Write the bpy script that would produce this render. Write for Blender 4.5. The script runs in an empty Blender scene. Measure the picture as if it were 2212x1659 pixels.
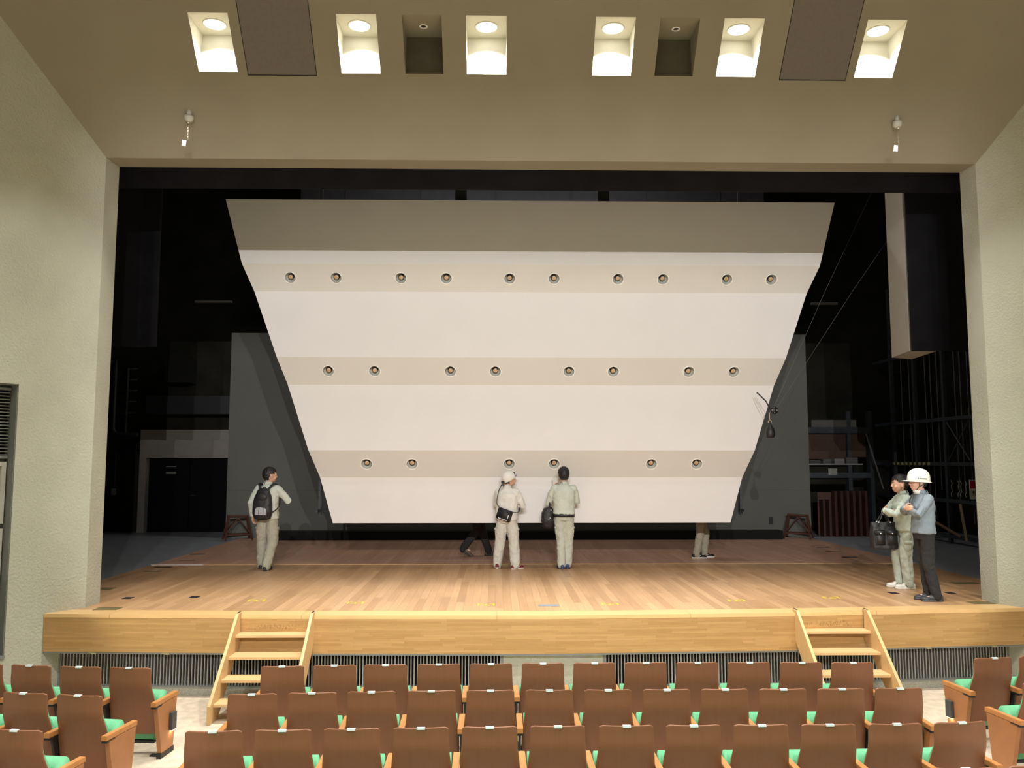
import bpy, bmesh, math, random
from mathutils import Vector, Matrix, Euler, noise
random.seed(7)
C = bpy.context.scene.collection
PI = math.pi
R = math.radians

# ------------------------------------------------------------------ materials
def nodes_of(name):
    m = bpy.data.materials.new(name); m.use_nodes = True
    nt = m.node_tree
    b = nt.nodes['Principled BSDF']
    return m, nt, b
def N(nt, t, **k):
    n = nt.nodes.new(t)
    for a, v in k.items():
        if a.startswith('i_'):
            n.inputs[a[2:].replace('_', ' ')].default_value = v
        else: setattr(n, a, v)
    return n
def math_n(nt, op, a, b=None, c=None):
    n = nt.nodes.new('ShaderNodeMath'); n.operation = op
    for i, v in enumerate((a, b, c)):
        if v is None: continue
        if isinstance(v, (int, float)): n.inputs[i].default_value = v
        else: nt.links.new(v, n.inputs[i])
    return n.outputs[0]
def col(c): return (c[0], c[1], c[2], 1)
def simple(name, c, rough=.6, metal=0, var=.08, scale=6, bump=0, bscale=60, spec=.5):
    m, nt, b = nodes_of(name)
    tc = N(nt, 'ShaderNodeTexCoord')
    nz = N(nt, 'ShaderNodeTexNoise'); nz.inputs['Scale'].default_value = scale; nz.inputs['Detail'].default_value = 5
    nt.links.new(tc.outputs['Object'], nz.inputs['Vector'])
    rp = N(nt, 'ShaderNodeValToRGB')
    rp.color_ramp.elements[0].position = .3; rp.color_ramp.elements[1].position = .7
    rp.color_ramp.elements[0].color = col([x*(1-var) for x in c]); rp.color_ramp.elements[1].color = col([min(1, x*(1+var)) for x in c])
    nt.links.new(nz.outputs['Fac'], rp.inputs['Fac'])
    nt.links.new(rp.outputs['Color'], b.inputs['Base Color'])
    b.inputs['Roughness'].default_value = rough; b.inputs['Metallic'].default_value = metal
    b.inputs['Specular IOR Level'].default_value = spec
    if bump:
        n2 = N(nt, 'ShaderNodeTexNoise'); n2.inputs['Scale'].default_value = bscale; n2.inputs['Detail'].default_value = 4
        nt.links.new(tc.outputs['Object'], n2.inputs['Vector'])
        bp = N(nt, 'ShaderNodeBump'); bp.inputs['Strength'].default_value = bump; bp.inputs['Distance'].default_value = .01
        nt.links.new(n2.outputs['Fac'], bp.inputs['Height']); nt.links.new(bp.outputs['Normal'], b.inputs['Normal'])
    return m
def planks(name, ul, vl, L, W, cols, gap=.02, gdark=.45, rough=.4, grain=.12, gs=(3, 60), stain=0.0, gapu=.004):
    """boards running along axis ul, stacked along axis vl (axis letters of object space)"""
    m, nt, b = nodes_of(name)
    tc = N(nt, 'ShaderNodeTexCoord'); sp = N(nt, 'ShaderNodeSeparateXYZ')
    nt.links.new(tc.outputs['Object'], sp.inputs[0])
    u = sp.outputs['XYZ'.index(ul)]; v = sp.outputs['XYZ'.index(vl)]
    vr = math_n(nt, 'DIVIDE', v, W); row = math_n(nt, 'FLOOR', vr); vf = math_n(nt, 'FRACT', vr)
    wn = N(nt, 'ShaderNodeTexWhiteNoise', noise_dimensions='1D'); nt.links.new(row, wn.inputs['W'])
    uo = math_n(nt, 'ADD', math_n(nt, 'DIVIDE', u, L), math_n(nt, 'MULTIPLY', wn.outputs['Value'], 7.3))
    cell = math_n(nt, 'FLOOR', uo); uf = math_n(nt, 'FRACT', uo)
    cb = N(nt, 'ShaderNodeCombineXYZ'); nt.links.new(cell, cb.inputs[0]); nt.links.new(row, cb.inputs[1])
    w2 = N(nt, 'ShaderNodeTexWhiteNoise', noise_dimensions='3D'); nt.links.new(cb.outputs[0], w2.inputs['Vector'])
    rp = N(nt, 'ShaderNodeValToRGB')
    rp.color_ramp.interpolation = 'LINEAR'
    els = rp.color_ramp.elements
    for i, c in enumerate(cols):
        p = i/(len(cols)-1)
        e = els[0] if i == 0 else (els[1] if i == len(cols)-1 else els.new(p))
        e.position = p; e.color = col(c)
    nt.links.new(w2.outputs['Value'], rp.inputs['Fac'])
    # grain
    g = N(nt, 'ShaderNodeCombineXYZ')
    nt.links.new(math_n(nt, 'MULTIPLY', u, gs[0]), g.inputs[0]); nt.links.new(math_n(nt, 'MULTIPLY', v, gs[1]), g.inputs[1])
    nt.links.new(math_n(nt, 'MULTIPLY', w2.outputs['Value'], 50), g.inputs[2])
    gn = N(nt, 'ShaderNodeTexNoise'); gn.inputs['Scale'].default_value = 1; gn.inputs['Detail'].default_value = 6
    nt.links.new(g.outputs[0], gn.inputs['Vector'])
    gm = math_n(nt, 'MULTIPLY_ADD', math_n(nt, 'SUBTRACT', gn.outputs['Fac'], .5), grain*4, 1.0)
    # joints
    j1 = math_n(nt, 'LESS_THAN', vf, gap); j2 = math_n(nt, 'LESS_THAN', uf, gapu/L*2)
    j = math_n(nt, 'MAXIMUM', j1, j2)
    jm = math_n(nt, 'MULTIPLY_ADD', j, -(1-gdark), 1.0)
    f = math_n(nt, 'MULTIPLY', gm, jm)
    if stain:
        sn = N(nt, 'ShaderNodeTexNoise'); sn.inputs['Scale'].default_value = .8; sn.inputs['Detail'].default_value = 6
        nt.links.new(tc.outputs['Object'], sn.inputs['Vector'])
        f = math_n(nt, 'MULTIPLY', f, math_n(nt, 'MULTIPLY_ADD', math_n(nt, 'SUBTRACT', sn.outputs['Fac'], .5), stain*4, 1.0))
    vm = N(nt, 'ShaderNodeVectorMath', operation='SCALE')
    nt.links.new(rp.outputs['Color'], vm.inputs[0]); nt.links.new(f, vm.inputs['Scale'])
    nt.links.new(vm.outputs[0], b.inputs['Base Color'])
    b.inputs['Roughness'].default_value = rough
    return m
def emit(name, c, s):
    m, nt, b = nodes_of(name)
    b.inputs['Base Color'].default_value = col(c); b.inputs['Emission Color'].default_value = col(c)
    b.inputs['Emission Strength'].default_value = s
    return m

PD = 860; CD = (1, .985, .90)   # power and colour of the hall downlights
M = {}
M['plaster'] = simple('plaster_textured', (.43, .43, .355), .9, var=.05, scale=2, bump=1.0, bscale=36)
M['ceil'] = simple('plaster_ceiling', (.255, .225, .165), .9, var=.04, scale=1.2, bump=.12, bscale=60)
M['hatch'] = simple('hatch_grey_felt', (.165, .14, .125), .9, var=.05, scale=20)
M['niche'] = simple('niche_paint', (.68, .66, .56), .8, var=.03)
M['deck'] = planks('stage_boards', 'Y', 'X', 1.9, .105, [(.42, .24, .12), (.51, .30, .155), (.46, .265, .135), (.56, .34, .18)], gap=.035, gdark=.6, rough=.38, grain=.10, gs=(1.5, 40), stain=.10)
M['deck_back'] = planks('rear_boards_lightened', 'Y', 'X', 2.2, .105, [(.57, .32, .21), (.63, .365, .25), (.60, .34, .23), (.67, .40, .275)], gap=.035, gdark=.6, rough=.36, grain=.10, gs=(1.5, 40), stain=.08)  # boards tinted paler and pinker in place of light missing at the rear
M['nosing'] = planks('stage_nosing_oak', 'X', 'Y', 2.4, 2.0, [(.66, .42, .185), (.74, .49, .23), (.70, .45, .20)], gap=.03, gdark=.65, rough=.35, grain=.08, gs=(2, 60))
M['fascia'] = planks('fascia_laminated_oak', 'X', 'Z', .62, .0265, [(.38, .215, .075), (.66, .43, .19), (.57, .355, .14), (.80, .56, .28), (.46, .275, .105)], gap=.04, gdark=.8, rough=.4, grain=.12, gs=(4, 90), gapu=.002)
M['stepwood'] = planks('step_oak', 'X', 'Y', 3.0, .5, [(.62, .41, .205), (.68, .46, .235)], gap=.0, gdark=1, rough=.45, grain=.10, gs=(2.5, 45))
M['stringer'] = planks('step_side_oak', 'Z', 'Y', 3.0, .5, [(.60, .385, .18), (.66, .44, .21)], gap=.0, gdark=1, rough=.45, grain=.10, gs=(2.5, 45))
M['seatwood'] = planks('seat_plywood', 'Z', 'X', 4, 4, [(.235, .092, .046), (.255, .102, .052)], gap=0, gdark=1, rough=.42, grain=.05, gs=(3, 55))
M['armwood'] = simple('seat_arm_wood', (.50, .215, .07), .38, var=.08, scale=14)
M['panelwood'] = simple('seat_end_panel_wood', (.38, .16, .06), .45, var=.07, scale=8)
M['green'] = simple('green_seat_fabric', (.145, .47, .255), .85, var=.06, scale=40, bump=.15, bscale=300)
M['plate'] = simple('number_plate_pale', (.75, .85, .88), .35, var=.02)
M['black'] = simple('black_metal', (.015, .015, .017), .5, var=.1)
M['darkgrey'] = simple('dark_grey_plastic', (.05, .055, .06), .5, var=.1)
M['carpet'] = simple('beige_carpet', (.60, .50, .40), .95, var=.16, scale=9, bump=.3, bscale=120)
M['slat'] = simple('grille_aluminium', (.33, .33, .31), .5, metal=.3, var=.05)
M['grframe'] = simple('grille_frame_grey', (.20, .205, .19), .6, var=.05)
M['kerb'] = simple('terrazzo_kerb', (.33, .32, .27), .8, var=.25, scale=60)
M['void'] = simple('void_black', (.004, .004, .004), .95, var=0)
M['shellwhite'] = simple('reflector_white_paint', (.80, .775, .765), .75, var=.015, scale=1.5)
M['shellband'] = simple('reflector_band_beige', (.70, .68, .645), .75, var=.015, scale=1.5)  # bands toned a little darker and warmer than the white panels
M['shellback'] = simple('reflector_back_black', (.02, .02, .02), .9)
M['trimring'] = simple('lamp_ring_cream', (.92, .90, .84), .5, var=.02)
M['cup'] = simple('lamp_cup_silver', (.74, .75, .69), .35, metal=.15, var=.05)
M['bulb'] = simple('lamp_lens_amber', (.58, .40, .24), .35, var=.12, scale=60)
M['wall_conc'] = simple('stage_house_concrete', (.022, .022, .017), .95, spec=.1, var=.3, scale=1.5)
M['stagewallpale'] = simple('pale_lobby_wall', (.22, .205, .185), .9, var=.05)
M['vinyl'] = simple('wing_grey_linoleum', (.30, .32, .34), .42, var=.12, scale=3)
M['backdrop'] = simple('backdrop_grey', (.125, .13, .118), .9, var=.07, scale=.9)
M['drape'] = simple('black_velour', (.009, .009, .012), .95, var=.2, scale=3, spec=.1)
M['drape_sheen'] = simple('black_border_cloth', (.013, .013, .019), .85, var=.2, scale=3, spec=.15)
M['doorblack'] = simple('black_steel_door', (.003, .0035, .005), .7, spec=.08)
M['steel'] = simple('grid_steel_blue_black', (.045, .055, .066), .6, metal=.2, var=.2)
M['rope'] = simple('grey_rope', (.11, .11, .115), .8)
M['wire'] = simple('steel_wire', (.16, .155, .145), .5, metal=.5)
M['brown'] = simple('brown_stained_wood', (.075, .030, .018), .6, var=.2, scale=10)
M['racktan'] = simple('rack_plywood', (.065, .036, .020), .7, var=.15)
M['batten'] = simple('bare_batten_wood', (.20, .12, .075), .7, var=.2, scale=15)
M['ply'] = simple('pale_offcut_wood', (.28, .22, .13), .7, var=.2, scale=15)
M['signwhite'] = simple('sign_white', (.92, .91, .90), .5, var=.02)
M['signred'] = simple('sign_red', (.75, .01, .035), .5, var=.02)
M['ink'] = simple('sign_ink', (.02, .02, .02), .5)
M['yellow'] = simple('yellow_tape', (.72, .60, .04), .6, var=.15, scale=40)
M['olive'] = simple('floor_plate_olive', (.16, .125, .055), .5, var=.1)
M['bluegrey'] = simple('floor_plate_bluegrey', (.22, .25, .29), .5, var=.1)
M['chrome'] = simple('chrome', (.75, .72, .65), .2, metal=1, var=.02)
M['whitemetal'] = simple('white_enamel', (.50, .50, .45), .5, var=.03)
M['recessmetal'] = simple('recess_steel_grey', (.17, .18, .165), .5, var=.05)
M['louvre'] = simple('louvre_grey', (.20, .20, .19), .5, var=.05)
M['framewhite'] = simple('frame_pale', (.55, .54, .50), .6)
M['board'] = simple('notice_board_taupe', (.27, .25, .22), .8)
M['diff'] = emit('diffuser_lit', (1, .98, .90), 6)
M['stripe'] = simple('hazard_yellow', (.45, .42, .16), .6)

# ------------------------------------------------------------------ geometry helpers
def obj(name, bm, mat, parent=None, smooth=False, loc=None, rot=None):
    me = bpy.data.meshes.new(name)
    bmesh.ops.recalc_face_normals(bm, faces=bm.faces)
    bm.to_mesh(me); bm.free()
    for m_ in (mat if isinstance(mat, (list, tuple)) else [mat]): me.materials.append(m_)
    if smooth:
        for p in me.polygons: p.use_smooth = True
    o = bpy.data.objects.new(name, me); C.objects.link(o)
    if parent: o.parent = parent
    if loc: o.location = loc
    if rot: o.rotation_euler = rot
    return o
def tag(o, label=None, cat=None, group=None, kind=None):
    if label: o['label'] = label
    if cat: o['category'] = cat
    if group: o['group'] = group
    if kind: o['kind'] = kind
    return o
def thing(name, label, cat, loc=(0, 0, 0), rz=0, group=None):
    o = bpy.data.objects.new(name, None); C.objects.link(o)
    o.location = loc; o.rotation_euler = (0, 0, rz); o.empty_display_size = .1
    return tag(o, label, cat, group)
def struct(name, bm, mat, smooth=False, parent=None):
    o = obj(name, bm, mat, parent, smooth)
    if not parent: o['kind'] = 'structure'
    return o
def dup(root, loc, rz, label, group=None):
    r = root.copy(); C.objects.link(r); r.location = loc; r.rotation_euler = (0, 0, rz); r['label'] = label
    if group: r['group'] = group
    for ch in list(root.children):
        c = ch.copy(); C.objects.link(c); c.parent = r
        for g in list(ch.children):
            d = g.copy(); C.objects.link(d); d.parent = c
    return r
def box(bm, x0, x1, y0, y1, z0, z1, mi=0, mat=None):
    vs = [bm.verts.new(p) for p in ((x0, y0, z0), (x1, y0, z0), (x1, y1, z0), (x0, y1, z0), (x0, y0, z1), (x1, y0, z1), (x1, y1, z1), (x0, y1, z1))]
    if mat:
        for v in vs: v.co = mat @ v.co
    for f in ((0, 3, 2, 1), (4, 5, 6, 7), (0, 1, 5, 4), (1, 2, 6, 5), (2, 3, 7, 6), (3, 0, 4, 7)):
        bm.faces.new([vs[i] for i in f]).material_index = mi
    return vs
def bbox(x0, x1, y0, y1, z0, z1, bev=.0, seg=2):
    bm = bmesh.new(); box(bm, x0, x1, y0, y1, z0, z1)
    if bev: bmesh.ops.bevel(bm, geom=bm.edges[:], offset=bev, segments=seg, affect='EDGES', profile=.6)
    return bm
def prism(bm, pts, z0, z1, mi=0):
    """plan polygon extruded in z (or any axis map afterwards)"""
    a = [bm.verts.new((p[0], p[1], z0)) for p in pts]; b = [bm.verts.new((p[0], p[1], z1)) for p in pts]
    n = len(pts)
    bm.faces.new(a[::-1]).material_index = mi; bm.faces.new(b).material_index = mi
    for i in range(n): bm.faces.new((a[i], a[(i+1) % n], b[(i+1) % n], b[i])).material_index = mi
    return a+b
def quad(bm, *pts, mi=0):
    f = bm.faces.new([bm.verts.new(p) for p in pts]); f.material_index = mi; return f
def tube(bm, pts, rad, n=10, cap=True, mi=0, sq=(1, 1)):
    pts = [Vector(p) for p in pts]
    if isinstance(rad, (int, float)): rad = [rad]*len(pts)
    P = []; RR = []
    # rounded ends
    d0 = (pts[1]-pts[0]).normalized(); d1 = (pts[-1]-pts[-2]).normalized()
    if cap == 'round':
        for a in (80, 55, 28): P.append(pts[0]-d0*rad[0]*math.sin(R(a))); RR.append(rad[0]*math.cos(R(a)))
    P += pts; RR += list(rad)
    if cap == 'round':
        for a in (28, 55, 80): P.append(pts[-1]+d1*rad[-1]*math.sin(R(a))); RR.append(rad[-1]*math.cos(R(a)))
    ref = Vector((0, 0, 1)) if abs(d0.z) < .9 else Vector((0, 1, 0))
    x = d0.cross(ref).normalized(); rings = []
    for i, p in enumerate(P):
        if i == 0: d = (P[1]-P[0])
        elif i == len(P)-1: d = P[-1]-P[-2]
        else: d = (P[i+1]-P[i]).normalized()+(P[i]-P[i-1]).normalized()
        d = d.normalized() if d.length > 1e-9 else d0
        x = (x-d*x.dot(d)); x = x.normalized() if x.length > 1e-6 else d.orthogonal().normalized()
        y = d.cross(x)
        rings.append([bm.verts.new(p+(x*math.cos(2*PI*k/n)*sq[0]+y*math.sin(2*PI*k/n)*sq[1])*RR[i]) for k in range(n)])
    for a, b in zip(rings[:-1], rings[1:]):
        for k in range(n): bm.faces.new((a[k], a[(k+1) % n], b[(k+1) % n], b[k])).material_index = mi
    if cap:
        bm.faces.new(rings[0][::-1]).material_index = mi; bm.faces.new(rings[-1]).material_index = mi
def ell(bm, c, r, rot=None, seg=16, mi=0, M4=None):
    g = bmesh.ops.create_uvsphere(bm, u_segments=seg, v_segments=seg//2+2, radius=1)
    mat = Matrix.Translation(Vector(c)) @ (rot.to_4x4() if rot else Matrix.Identity(4)) @ Matrix.Diagonal((r[0], r[1], r[2], 1))
    if M4: mat = M4 @ mat
    bmesh.ops.transform(bm, matrix=mat, verts=g['verts'])
    for v in g['verts']:
        for f in v.link_faces: f.material_index = mi
def loft(bm, rings, n=22, p=2.0):
    """closed stack of horizontal super-ellipse rings: (x, y, z, rx, ry)"""
    rs = []
    for (x, y, z, rx, ry) in rings:
        r = []
        for k in range(n):
            a = 2*PI*k/n; c, s = math.cos(a), math.sin(a)
            r.append(bm.verts.new((x+rx*math.copysign(abs(c)**(2/p), c), y+ry*math.copysign(abs(s)**(2/p), s), z)))
        rs.append(r)
    for a, b in zip(rs[:-1], rs[1:]):
        for k in range(n): bm.faces.new((a[k], a[(k+1) % n], b[(k+1) % n], b[k]))
    bm.faces.new(rs[0][::-1]); bm.faces.new(rs[-1])
def lathe(bm, prof, n=24, mi=0, M4=None, close=True):
    """prof (r, z) about z"""
    rs = []
    for (r, z) in prof:
        ring = []
        for k in range(n):
            v = Vector((r*math.cos(2*PI*k/n), r*math.sin(2*PI*k/n), z))
            ring.append(bm.verts.new(M4 @ v if M4 else v))
        rs.append(ring)
    for a, b in zip(rs[:-1], rs[1:]):
        for k in range(n): bm.faces.new((a[k], a[(k+1) % n], b[(k+1) % n], b[k])).material_index = mi
    if close:
        if prof[0][0] > 1e-6: bm.faces.new(rs[0][::-1]).material_index = mi
        if prof[-1][0] > 1e-6: bm.faces.new(rs[-1]).material_index = mi
def bake(o):
    dg = bpy.context.evaluated_depsgraph_get()
    me = bpy.data.meshes.new_from_object(o.evaluated_get(dg), depsgraph=dg)
    o.modifiers.clear(); old = o.data; o.data = me
    bpy.data.meshes.remove(old); me.name = o.name
def vox(name, bm, mat, parent, size=.012, smooth=6, disp=0, dsize=.12, fac=.5):
    """merge overlapping closed forms into one continuous skin"""
    o = obj(name, bm, mat, parent, True)
    md = o.modifiers.new('r', 'REMESH'); md.mode = 'VOXEL'; md.voxel_size = size; md.use_smooth_shade = True
    if smooth:
        s = o.modifiers.new('s', 'SMOOTH'); s.factor = fac; s.iterations = smooth
    if disp:
        t = bpy.data.textures.new('folds', 'CLOUDS'); t.noise_scale = dsize; t.noise_depth = 1
        d = o.modifiers.new('d', 'DISPLACE'); d.texture = t; d.strength = disp; d.mid_level = .5; d.texture_coords = 'GLOBAL'
    bpy.context.view_layer.update()
    bake(o)
    for p in o.data.polygons: p.use_smooth = True
    return o
def add_bevel(o, w, seg=2):
    b = o.modifiers.new('b', 'BEVEL'); b.width = w; b.segments = seg; b.limit_method = 'ANGLE'; b.angle_limit = R(40)

# ------------------------------------------------------------------ camera
FPX = 1790.
cam = bpy.data.cameras.new('camera'); co = bpy.data.objects.new('camera', cam); C.objects.link(co)
cam.sensor_fit = 'HORIZONTAL'; cam.sensor_width = 36; cam.lens = FPX/2212*36
co.location = (0, 0, 2.88); co.rotation_euler = (PI/2+math.atan(168/FPX), 0, -math.atan(35/FPX))
bpy.context.scene.camera = co

# ------------------------------------------------------------------ hall shell
XL, XR, XC = -5.315, 6.665, .675       # proscenium opening and stage centre line
YF, YP, ZL = 11.065, 11.46, 7.005      # fold line, opening plane, lintel height
SL = .70                               # splay of the side walls
CK = 1.167                             # rise of the sloping ceiling
ca = 1/math.hypot(1, SL)
def wall_pt(side, s, off=0):
    """point on a splayed wall, s metres from the fold towards the audience, off metres outwards"""
    if side < 0: return (XL-SL*ca*s-ca*off, YF-ca*s+SL*ca*off)
    return (XR+SL*ca*s+ca*off, YF-ca*s+SL*ca*off)
def wall_piece(bm, side, s0, s1, z0, z1, th=.35):
    prism(bm, [wall_pt(side, s0), wall_pt(side, s1), wall_pt(side, s1, th), wall_pt(side, s0, th)], z0, z1)
Send = 3.9
# left wall with its recess
bm = bmesh.new()
S0, S1, Z0, Z1 = .965, 2.5, .545, 3.83
wall_piece(bm, -1, 0, S0, 0, 9.6)
wall_piece(bm, -1, S1, Send, 0, 9.6)
wall_piece(bm, -1, S0, S1, 0, Z0); wall_piece(bm, -1, S0, S1, Z1, 9.6)
prism(bm, [(XL, YF), (XL, YP), (XL-.5, YP), wall_pt(-1, 0, .35)], 0, 9.6)
e = wall_pt(-1, Send); e2 = wall_pt(-1, Send, .35)
prism(bm, [e, (e[0], -12), (e[0]-.35, -12), (e[0]-.35, e2[1])], 0, 9.8)
struct('wall_left', bm, M['plaster'])
bm = bmesh.new()
wall_piece(bm, 1, 0, Send, 0, 9.6)
prism(bm, [(XR, YF), (XR, YP), (XR+.5, YP), wall_pt(1, 0, .35)], 0, 9.6)
e = wall_pt(1, Send); e2 = wall_pt(1, Send, .35)
prism(bm, [e, (e[0], -12), (e[0]+.35, -12), (e[0]+.35, e2[1])], 0, 9.8)
struct('wall_right', bm, M['plaster'])
bm = bmesh.new(); box(bm, -9, 10.4, -12.3, -12, 0, 9.8); struct('wall_back', bm, M['plaster'])
# recess content
def rec_panel(bm, s0, s1, z0, z1, o0, o1):
    prism(bm, [wall_pt(-1, s0, o0), wall_pt(-1, s1, o0), wall_pt(-1, s1, o1), wall_pt(-1, s0, o1)], z0, z1)
tr = thing('wall_service_recess', 'grey steel recess in the left side wall with louvres and pale framed boards', 'recess', (*wall_pt(-1, S0, .1), Z0))
inv = Matrix.Translation(-tr.location)
def rpart(name, mat, fn, parent=None):
    b = bmesh.new(); fn(b)
    if parent is None or parent == tr:
        bmesh.ops.transform(b, matrix=inv, verts=b.verts); return obj(name, b, mat, tr)
    bmesh.ops.transform(b, matrix=inv, verts=b.verts); return obj(name, b, mat, parent)
def f_liner(b):
    rec_panel(b, S0+.001, S0+.012, Z0, Z1, .01, .25); rec_panel(b, S0, S1, Z0, Z0+.03, -.02, .25)
    rec_panel(b, S0, S1, Z1-.01, Z1-.001, .01, .25); rec_panel(b, S0+.012, S1, Z0, Z1, .24, .25)
rpart('steel_liner', M['recessmetal'], f_liner)
def f_louv(z0, z1):
    def f(b):
        z = z0
        while z < z1: rec_panel(b, S0+.02, S1, z, z+.012, .15, .22); z += .04
        rec_panel(b, S0+.02, S1, z0-.04, z0-.005, .14, .22); rec_panel(b, S0+.02, S1, z1, z1+.03, .14, .22)
    return f
def f_blk(z0, z1):
    return lambda b: rec_panel(b, S0+.02, S1, z0, z1, .225, .235)
rpart('upper_louvre', M['louvre'], f_louv(2.96, 3.76)); rpart('dark_backing', M['void'], f_blk(2.93, 3.8))
rpart('lower_louvre', M['louvre'], f_louv(.62, 1.36)); rpart('dark_backing', M['void'], f_blk(.6, 1.40))
def f_frame(z0, z1):
    def f(b):
        s0, s1, w = S0+.03, S1-.3, .05
        rec_panel(b, s0, s1, z0, z0+w, .14, .20); rec_panel(b, s0, s1, z1-w, z1, .14, .20)
        rec_panel(b, s0, s0+w, z0+w, z1-w, .14, .20); rec_panel(b, s1-w, s1, z0+w, z1-w, .14, .20)
    return f
fr = rpart('board_frame', M['framewhite'], f_frame(2.13, 2.88))
rpart('board', M['board'], lambda b: rec_panel(b, S0+.08, S1-.35, 2.18, 2.83, .17, .19), fr)
fr = rpart('board_frame', M['framewhite'], f_frame(1.44, 2.07))
rpart('board', M['board'], lambda b: rec_panel(b, S0+.08, S1-.35, 1.49, 2.02, .17, .19), fr)

# ceiling: sloping part with niches and hatches, then flat
ZF = 9.415; YT = YF-(ZF-ZL)/CK
def cz(y): return ZL+CK*(YF-y)
niches = [(-3.825, -3.333, 1), (-1.997, -1.498, 1), (-1.177, -.686, 0), (-.38, .127, 1), (1.243, 1.744, 1), (2.053, 2.552, 0), (2.86, 3.366, 1), (4.672, 5.172, 1)]
hat = [(-3.208, -2.318), (3.69, 4.57)]
YN0, YN1, YH = 9.856, 10.318, 10.345
xs = sorted(set([-8.9, 10.3]+[v for n in niches for v in n[:2]]+[v for h in hat for v in h]))
ys = [YT, YN0, YN1, YH, YF]
bm = bmesh.new()
for i in range(len(xs)-1):
    for j in range(len(ys)-1):
        xm = (xs[i]+xs[i+1])/2; ym = (ys[j]+ys[j+1])/2
        if any(n[0] < xm < n[1] for n in niches) and YN0 < ym < YN1: continue
        if any(h[0] < xm < h[1] for h in hat) and ym < YH: continue
        quad(bm, (xs[i], ys[j], cz(ys[j])), (xs[i+1], ys[j], cz(ys[j])), (xs[i+1], ys[j+1], cz(ys[j+1])), (xs[i], ys[j+1], cz(ys[j+1])))
bmesh.ops.remove_doubles(bm, verts=bm.verts, dist=.0005)
quad(bm, (-9, -12, ZF), (10.4, -12, ZF), (10.4, YT, ZF), (-9, YT, ZF))
# lintel solid
prism_pts = [(YF, ZL), (YP, ZL+.015), (YP, 12), (YF+.02, 12)]
a = [bm.verts.new((-9, p[0], p[1])) for p in prism_pts]; b_ = [bm.verts.new((10.4, p[0], p[1])) for p in prism_pts]
for i in range(4): bm.faces.new((a[i], a[(i+1) % 4], b_[(i+1) % 4], b_[i]))
bm.faces.new(a); bm.faces.new(b_)
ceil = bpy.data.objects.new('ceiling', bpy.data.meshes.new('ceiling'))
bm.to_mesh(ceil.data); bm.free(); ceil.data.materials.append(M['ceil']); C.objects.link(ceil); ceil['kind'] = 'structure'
bm = bmesh.new(); box(bm, -9, 10.4, -7.75, -7.6, 8.297, ZF+.02); box(bm, -9, 10.4, -7.75, -7.6, 7.4, 7.932)  # unseen baffle added behind the camera to crop the front spot beams
edges_ = [-9]
for x in (-1.2, .7, 2.6):   # openings left in the added baffle, one per front spot
    edges_ += [x+(XL-x)/19.66, x+(XR-x)/19.66]
edges_.append(10.4)
for i in range(0, len(edges_), 2): box(bm, edges_[i], edges_[i+1], -7.65, -7.6, 7.932, 8.297)
struct('trim_5', bm, M['ceil'])
# roof deck above, closes the void
bm = bmesh.new(); box(bm, -9, 10.4, -12.3, YP, 12, 12.1); box(bm, -9.1, -9, -12.3, YP, 9.4, 12.1); box(bm, 10.4, 10.5, -12.3, YP, 9.4, 12.1); box(bm, -9, 10.4, -12.4, -12.3, 9.4, 12.1)
struct('roof_slab', bm, M['void'])
# niche linings
YB0, ZB0 = 10.40, cz(YN0)
bm = bmesh.new()
for (x0, x1, lit) in niches:
    if not lit: continue
    zt = ZB0; zb = cz(YN1)
    quad(bm, (x0, YN0, zt), (x1, YN0, zt), (x1, YB0, zt), (x0, YB0, zt))
    quad(bm, (x0, YB0, zt), (x1, YB0, zt), (x1, YN1, zb), (x0, YN1, zb))
    for x in (x0, x1):
        f = bm.faces.new([bm.verts.new(p) for p in ((x, YN0, zt), (x, YB0, zt), (x, YN1, zb))])
o = struct('ceiling_niches', bm, M['niche'])
bm = bmesh.new()
for (x0, x1, lit) in niches:
    if lit: continue
    zt = ZB0; zb = cz(YN1)
    quad(bm, (x0, YN0, zt), (x1, YN0, zt), (x1, YB0, zt), (x0, YB0, zt), mi=0)
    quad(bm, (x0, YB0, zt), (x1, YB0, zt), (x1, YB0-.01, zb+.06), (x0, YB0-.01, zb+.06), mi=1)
    quad(bm, (x0, YB0-.01, zb+.06), (x1, YB0-.01, zb+.06), (x1, YN1, zb), (x0, YN1, zb), mi=0)
    for x in (x0, x1): bm.faces.new([bm.verts.new(p) for p in ((x, YN0, zt), (x, YB0, zt), (x, YB0-.01, zb+.06), (x, YN1, zb))]).material_index = 0
struct('ceiling_niches_unlit', bm, [M['ceil'], simple('niche_shaded_back', (.10, .088, .062), .95)])  # backs of the unlit niches: shade put into a dark colour
words = ['outermost on the left', 'second lit one from the left', 'small', 'just left of the stage centre line', 'just right of the stage centre line', 'small', 'second lit one from the right', 'outermost on the right']
first = None; firsts = None
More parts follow.
